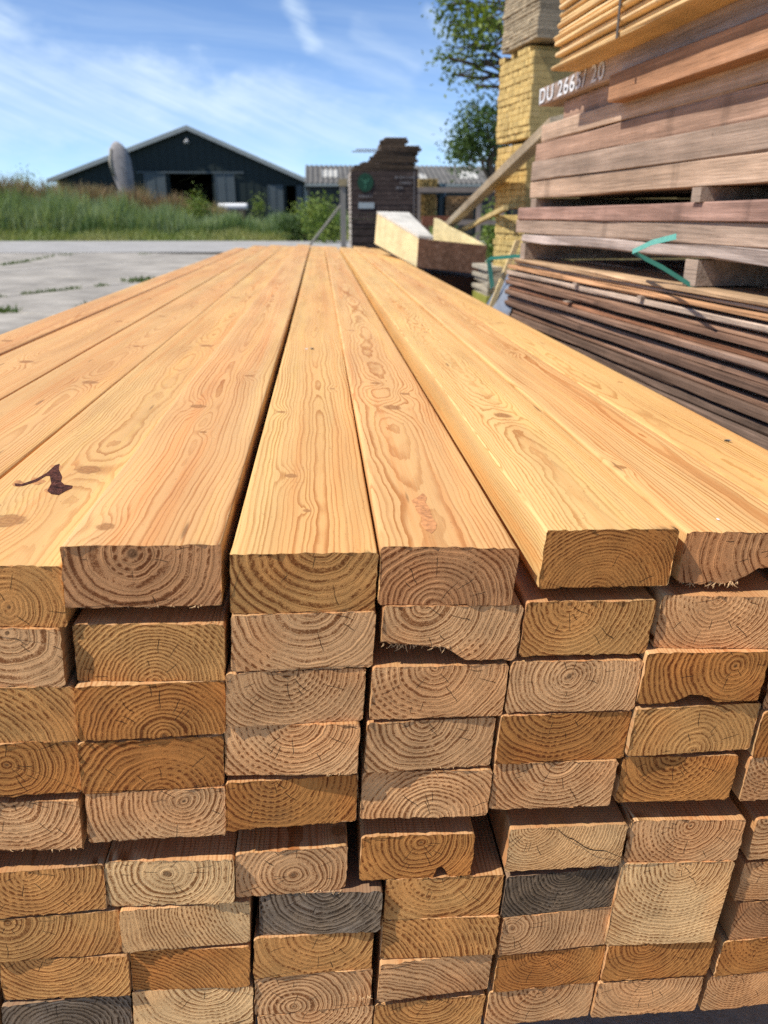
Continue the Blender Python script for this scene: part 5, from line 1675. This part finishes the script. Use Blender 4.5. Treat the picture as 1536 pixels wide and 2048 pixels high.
# ------------------------------------------------------------------ box of planks and brown beams right of the pile's far end
def quadbox(name, mat, pts_top_near, pts, tint, label=None, parent=None, cat=None, seed=.1, group=None):
    base = pts[0]
    me = MB().hexa([p - base for p in pts]).mesh(name, M[mat])
    if parent is not None:
        o = obj(name, me, parent, base - parent.location, (0, 0, 0), tint=list(tint), aux=[0, seed, 0])
    else:
        o = thing(name, label, cat, base, group=group, me=me, tint=list(tint), aux=[0, seed, 0])
    return o
DN, DF = 6.45, 7.75
nTL, nBL, nTR, nBR = at(837, 477, DN), at(833, 534, DN), at(973, 491, DN - .02), at(965, 548, DN - .02)
fTL, fBL, fTR, fBR = at(754, 428, DF), at(749, 487, DF), at(876, 437, DF), at(872, 492, DF)
box_ = thing('plank_box', 'tilted open box of pale planks with a dark brown front', 'box', (nBL.x, nBL.y, nBL.z - .001))
def sub(name, p8, mat, tint, seed):
    me = MB().hexa([Vector(p) - box_.location for p in p8]).mesh(name, M[mat])
    o = obj(name, me, box_, (0, 0, 0), tint=list(tint), aux=[0, seed, 0])
    return o
rx = Vector((.035, .004, 0))
def L_(a, b, t): return Vector(a).lerp(Vector(b), t)
CREAM = (.66, .54, .30)
fw = (nBL - fBL).normalized()
s1 = L_(nTL, nTR, .07) - nTL
M['cream'] = make_weathered('pale_cream_plank', 0.18)
sub('side_plank', [nBL, nBL + s1, fBL + s1, fBL, nTL, nTL + s1, fTL + s1, fTL], 'cream', CREAM, .15)
s2 = nTR - L_(nTL, nTR, .93)
sub('side_plank', [nBR - s2, nBR, fBR, fBR - s2, nTR - s2, nTR, fTR, fTR - s2], 'cream', (.68, .56, .30), .45)
t_ = .035
n1, n2 = L_(nTL, fTL, .0), None
dvf = (fBL - nBL) * .05
fr = Vector((0, -.004, 0))
q_ = Vector((0, -.03, 0))
sub('front_plank', [nBL + q_ + fr, nBR + q_ + fr, nBR + fr, nBL + fr, nTL + q_ + fr, nTR + q_ + fr, nTR + fr, nTL + fr], 'hard', (.19, .10, .062), .25)
sub('bottom_plank', [nBL + s1 * 1.02, nBR - s2 * 1.02, fBR - s2 * 1.02, fBL + s1 * 1.02] + [p + Vector((0, 0, .02)) for p in (nBL + s1 * 1.02, nBR - s2 * 1.02, fBR - s2 * 1.02, fBL + s1 * 1.02)], 'cream', (.5, .4, .24), .65)
M['whitewood'] = make_weathered('bleached_white_wood', 0.12)
up_ = Vector((0, 0, .004))
wA, wB, wC, wD = nTL + up_, L_(nTL, nTR, .22) + up_, L_(fTL, fTR, .52) + up_, fTL + up_
wtop = Vector((0, 0, .02))
lid = thing('bleached_board', 'bleached white board lying on the tilted plank box', 'board', wA, me=MB().hexa([p - wA for p in (wA, wB, wC, wD, wA + wtop, wB + wtop, wC + wtop * 1.6, wD + wtop)]).mesh('bleached_board', M['whitewood']), tint=[.58, .55, .48], aux=[0, .5, 0])
# brown beams below the box
for k, (pa, pb, pc, pd, D_, lab) in enumerate((((838, 548), (966, 556), (960, 612), (836, 604), 6.5, 'dark brown beam directly under the front of the plank box'),)):
    A_, B_, C_, D2_ = at(*pa, D_), at(*pb, D_), at(*pc, D_), at(*pd, D_)
    bk = Vector((.06, 3.7, 0))
    w8 = [D2_, C_, C_ + bk, D2_ + bk, A_, B_, B_ + bk, A_ + bk]
    quadbox('brown_beam', 'hard', None, w8, (.11, .05, .03), lab, None, 'beam', .35, 'brown beams under the plank box')
    z_ = min(C_.z, D2_.z)
    n_u = 5
    for j in range(n_u):
        z1_ = z_ - .004 - j * (z_ - .0) / n_u; z0_ = z1_ - (z_ - .0) / n_u + .003
        a2, b2_ = Vector((A_.x, A_.y, 0)), Vector((B_.x - .01, B_.y, 0))
        w8 = [a2 + Vector((0, 0, max(z0_, -.012))), b2_ + Vector((0, 0, max(z0_, -.012))), b2_ + bk + Vector((0, 0, max(z0_, -.012))), a2 + bk + Vector((0, 0, max(z0_, -.012))), a2 + Vector((0, 0, z1_)), b2_ + Vector((0, 0, z1_)), b2_ + bk + Vector((0, 0, z1_)), a2 + bk + Vector((0, 0, z1_))]
        quadbox('brown_beam', 'hard', None, w8, (.12, .06, .04), '%s brown beam of the low stack under the plank box, counted from above' % ORD[j + 1], None, 'beam', .35 + .1 * j, 'brown beams under the plank box')
# reddish brown beam behind the box
A_ = at(845, 432, 10.6); B_ = at(912, 433, 10.6); hh_ = at(845, 432, 10.6).z - at(845, 452, 10.6).z
me = MB().box((0, 0, -hh_), (B_.x - A_.x, .09, 0)).mesh('red_brown_beam', M['hard'])
thing('red_brown_beam', 'reddish brown beam lying behind the plank box', 'beam', A_, me=me, tint=[.20, .075, .04], aux=[0, .2, 0])
for k, f_ in enumerate((.12, .86)):
    me = MB().box((-.04, 0, 0), (.04, .085, A_.z - hh_ - .001)).mesh('trestle_post', M['hard'])
    thing('trestle_post', '%s short post carrying the reddish brown beam' % ('left', 'right')[k], 'post', (A_.x + (B_.x - A_.x) * f_, A_.y + .002, 0), group='posts under the reddish brown beam', me=me, tint=[.16, .09, .06], aux=[0, .3, 0])
# pale stack of offcuts right of the brown beams
A_ = at(968, 545, 5.6)
for k in range(7):
    z_ = .64 + k * .029
    me = MB().box((0, 0, 0), (.30, .5, .027)).mesh('offcut', M['fresh'])
    thing('offcut', '%s pale offcut in the low stack behind the teal strap, counted from below' % ORD[k] if k else 'lowest pale offcut in the low stack behind the teal strap', 'offcut', (A_.x + .03 + .01 * math.sin(k * 3), 5.6 + .01 * math.cos(k * 5), z_), (0, 0, .05 * math.sin(k * 2.2)), 'pale offcuts behind the teal strap', me, tint=[.42, .37, .28], aux=[0, .1 * k, 0])
me = MB().box((0, 0, 0), (.34, .52, .652)).mesh('mossy_block', simple('yellow_green_plastic', (.30, .30, .06), .7, 5.0, .25))
thing('mossy_block', 'yellow green block under the pale offcuts', 'block', (A_.x + .02, 5.58, -.014), me=me)

# ------------------------------------------------------------------ dark plank pack with the green disc
DK = 11.0
M['darkw'] = make_weathered('dark_pack_plank', 0.35)
a0, a1 = at(702, 342, DK), at(836, 342, DK)
zt_, zm, zb_ = a0.z, at(700, 437, DK).z, at(700, 447, DK).z
pack = thing('timber_pack', 'tall pack of dark planks marked with a green disc and a white label', 'timber pack', (a0.x, DK, 0))
Wp = a1.x - a0.x
DWD = (.058, .042, .036)  # dark wood tint, deepened to hold the shade of the front
nl, H = 11, (zt_ - zb_) / 11
rgp = np.random.default_rng(9)
def prow(z, h_, x0, x1, tint, y0=0.0, dep=.9, name='plank', parent=pack):
    me = MB().box((x0, y0, z), (x1, y0 + dep, z + h_)).mesh(name, M['darkw'])
    return obj(name, me, parent, (0, 0, 0), tint=[float(v) for v in tint], aux=[0, float(rgp.uniform()), 0])
for k in range(nl):
    prow(zb_ + k * H, H - .004, .0 + rgp.uniform(0, .012), Wp, np.array(DWD) * rgp.uniform(.85, 1.15), rgp.uniform(0, .006))
# sawn ends on the left face, paler tint paints in the sun on that side
for k in range(nl):
    for j in range(5):
        me = MB().box((-.008, .012 + j * .175, zb_ + k * H + .004), (-.0005 + .0, .012 + j * .175 + .165, zb_ + (k + 1) * H - .008)).mesh('plank_end', M['darkw'])
        obj('plank_end', me, pack, (0, 0, 0), tint=[.40, .34, .28], aux=[0, float(rgp.uniform()), 0])
# lower courses, their left ends painted sunlit too
nl2 = 12; H2 = (zm - .03) / nl2 * .98
for k in range(nl2):
    prow(.02 + k * H2, H2 - .012, .0 + rgp.uniform(0, .02), Wp - rgp.uniform(0, .02), np.array(DWD) * .8, rgp.uniform(0, .01))
    for j in range(5):
        me = MB().box((-.008, .012 + j * .175, .02 + k * H2 + .002), (-.0005, .012 + j * .175 + .165, .02 + (k + 1) * H2 - .014)).mesh('plank_end', M['darkw'])
        obj('plank_end', me, pack, (0, 0, 0), tint=[.42, .37, .31], aux=[0, float(rgp.uniform()), 0])
kx = Wp / 134.0
M['green'] = simple('green_disc_paint', (0.007, 0.05, 0.026), 0.7, 20.0, 0.2)
M['greend'] = simple('pale_green_paint', (0.06, 0.20, 0.12), 0.7, 20.0, 0.2)
M['labelw'] = simple('label_paper', (0.32, 0.37, 0.38), 0.8, 40.0, 0.15)
M['pale'] = simple('faint_stencil_paint', (0.16, 0.155, 0.155), 0.8, 60.0, 0.4)
cxp, czp = (730.5 - 702) * kx, at(730, 365, DK).z
rad = 16 * kx
vs = [(rad * math.cos(2 * math.pi * k / 28), 0, 1.08 * rad * math.sin(2 * math.pi * k / 28)) for k in range(28)]
d_ = obj('green_disc', mesh('green_disc', [(x, -.004, z) for x, _, z in vs] + [(x, 0, z) for x, _, z in vs], [tuple(range(28))] + [(k, k + 28, (k + 1) % 28 + 28, (k + 1) % 28) for k in range(28)], M['green']), pack, (cxp, -.003, czp))
mb = MB()
mb.box((-.006, -.007, -rad * .7), (.006, -.0045, rad * .35))
for s_ in (-1, 1):
    mb.hexa([(0, -.007, -rad * .05), (s_ * .004, -.007, -rad * .15), (s_ * .004, -.0045, -rad * .15), (0, -.0045, -rad * .05), (s_ * rad * .5, -.007, rad * .45), (s_ * rad * .56, -.007, rad * .38), (s_ * rad * .56, -.0045, rad * .38), (s_ * rad * .5, -.0045, rad * .45)])
obj('tree_emblem', mb.mesh('tree_emblem', M['greend']), d_)
def plate(px0, px1, py0, py1, name, mat, y=-.004):
    x0, x1 = (px0 - 702) * kx, (px1 - 702) * kx
    z1, z0 = at(730, py0, DK).z, at(730, py1, DK).z
    me = MB().box((0, -.002, 0), (x1 - x0, 0, z1 - z0)).mesh(name, mat)
    return obj(name, me, pack, (x0, y, z0))
pl_ = plate(716, 748, 405, 417, 'paper_label', M['labelw'])
for k in range(6):
    w_ = rgp.uniform(1.0, 3.6)
    plate(717 + k * 5, 717 + k * 5 + w_, 390, 395, 'stencil_mark', M['pale'])
for (y_, x0, n__) in ((352, 790, 9), (363, 800, 5), (373, 792, 3)):
    for k in range(n__):
        plate(x0 + k * 5, x0 + k * 5 + rgp.uniform(1.5, 3.8), y_, y_ + 5, 'stencil_mark', M['pale'])
mb = MB().box((Wp - .055, -.012, zb_), (Wp - .045, -.007, zt_)); obj('strap', mb.mesh('strap', M['pale']), pack)

# loose planks heaped on the pack: every plank on its own
rows = [(333, 339, 702, 838), (326, 332.5, 712, 834), (319, 325.5, 724, 833), (313, 318.5, 735, 832), (307, 312.5, 745, 833), (301, 306.5, 752, 835), (295, 300.5, 757, 836), (289, 294.5, 760, 838), (283, 288.5, 762, 838), (277, 282.5, 764, 815), (271, 276.5, 767, 814), (265, 270.5, 772, 812)]
zprev = zt_ + .002
for k, (y1_, y0_, x0, x1) in enumerate(rows):
    h_ = (at(700, y1_, DK).z - at(700, y0_, DK).z)
    for j in range(4):
        xa, xb = (x0 - 702) * kx + rgp.uniform(-.05, .04) + j * .01, (x1 - 702) * kx + rgp.uniform(-.07, .04)
        me = MB().box((0, 0, 0), (xb - xa, .19, h_ - .003)).mesh('plank', M['darkw'])
        thing('plank', 'dark plank in the %s row of the untidy heap on the dark pack, %s' % (ORD[k] if k < 10 else ('eleventh', 'twelfth')[k - 10], ('front', 'second', 'third', 'rearmost')[j]) if k else 'bottom row dark plank of the untidy heap on the dark pack, %s' % ('front', 'second', 'third', 'rearmost')[j],
              'plank', (a0.x + xa, DK + .02 + j * .205, zprev), (0, rgp.uniform(-.004, .004), rgp.uniform(-.03, .03)), 'loose dark planks heaped on the dark pack', me, tint=[float(v) for v in np.array((.15, .105, .065) if j else (.075, .052, .034)) * rgp.uniform(.8, 1.25)], aux=[0, float(rgp.uniform()), 0])
    zprev += h_
M['grey_end'] = M['darkw']
for k, (xa, xb, py) in enumerate(((712, 752, 300), (704, 745, 304))):
    A_ = at(xa, py, DK + .1); B_ = at(xb + 18, py, DK + .1)
    me = MB().box((0, 0, 0), (B_.x - A_.x, .03, .012)).mesh('thin_lath', M['darkw'])
    thing('thin_lath', '%s thin lath poking out left from the heap' % ('upper', 'lower')[k], 'lath', A_, me=me, tint=[.25, .22, .18], aux=[0, .3, 0])

# ------------------------------------------------------------------ rack with more bundles behind
DR = 14.0
M['rackw'] = simple('rack_beam', (0.22, 0.18, 0.15), 0.8, 5.0, .25)
p0, p1 = at(832, 377, DR), at(1010, 384, DR)
rack = thing('lumber_rack', 'brown rack with a level beam and posts behind the plank box', 'rack', (p0.x, DR, 0))
mb = MB().box((0, -.04, p0.z - .06), (p1.x - p0.x, .04, p0.z + .02)); obj('beam', mb.mesh('beam', M['rackw']), rack)
for px in (836, 957, 1004):
    x = at(px, 434, DR).x - p0.x
    mb = MB().box((x - .035, -.035, 0), (x + .035, .035, p0.z - .063)); obj('post', mb.mesh('post', M['rackw']), rack)
zlo = at(840, 440, DR).z
mb = MB().box((0, -.034, zlo - .08), (p1.x - p0.x, .036, zlo)); obj('rail', mb.mesh('rail', M['rackw']), rack)
def rack_bundle(label, px0, px1, py1, py0, D, nl, nc, tint, seed):
    a_, b_ = at(px0, py1, D), at(px1, py0, D)
    root = thing('slat_bundle', label, 'slat bundle', (a_.x, D, b_.z), group='slat bundles on the far rack')
    rg = np.random.default_rng(seed)
    W_, H_ = (b_.x - a_.x) / nc, (a_.z - b_.z) / nl
    me0 = MB().box((0, 0, 0), (W_ - .003, 1.2, H_ - .003)).mesh('slat', M['slat'])
    for i in range(nl):
        for c in range(nc):
            o = obj('slat', me0, root, (c * W_, rg.normal(0, .012), i * H_))
            o['tint'] = [float(v) for v in np.array(tint) * rg.uniform(.7, 1.2)]; o['aux'] = [0.0, float(rg.uniform()), 0.0]
    return root, b_.z
r1 = rack_bundle('small yellow slat bundle on top of the far rack, against the corrugated roof', 839, 876, 357, 376, DR, 5, 10, (.36, .25, .09), 1)
r2 = rack_bundle('dark yellow slat bundle inside the far rack, left', 840, 872, 388, 438, DR + .1, 9, 8, (.30, .19, .06), 2)
r3 = rack_bundle('brown slat bundle inside the far rack, right', 893, 946, 392, 438, DR + .1, 8, 10, (.28, .17, .08), 3)
M['drum'] = simple('blue_green_drum', (0.03, 0.06, 0.08), 0.5)
A_ = at(882, 438, DR + .2)
mb = MB(); mb.tube([(0, 0, 0), (0, 0, .02), (0, 0, .3), (0, 0, .31), (0, 0, .33), (0, 0, .55), (0, 0, .57)], [.06, .075, .075, .08, .075, .075, .06], 14)
o = thing('drum', 'dark blue drum between the two bundles in the far rack', 'drum', (A_.x, A_.y + .05, A_.z), me=mb.mesh('drum', M['drum'], True))
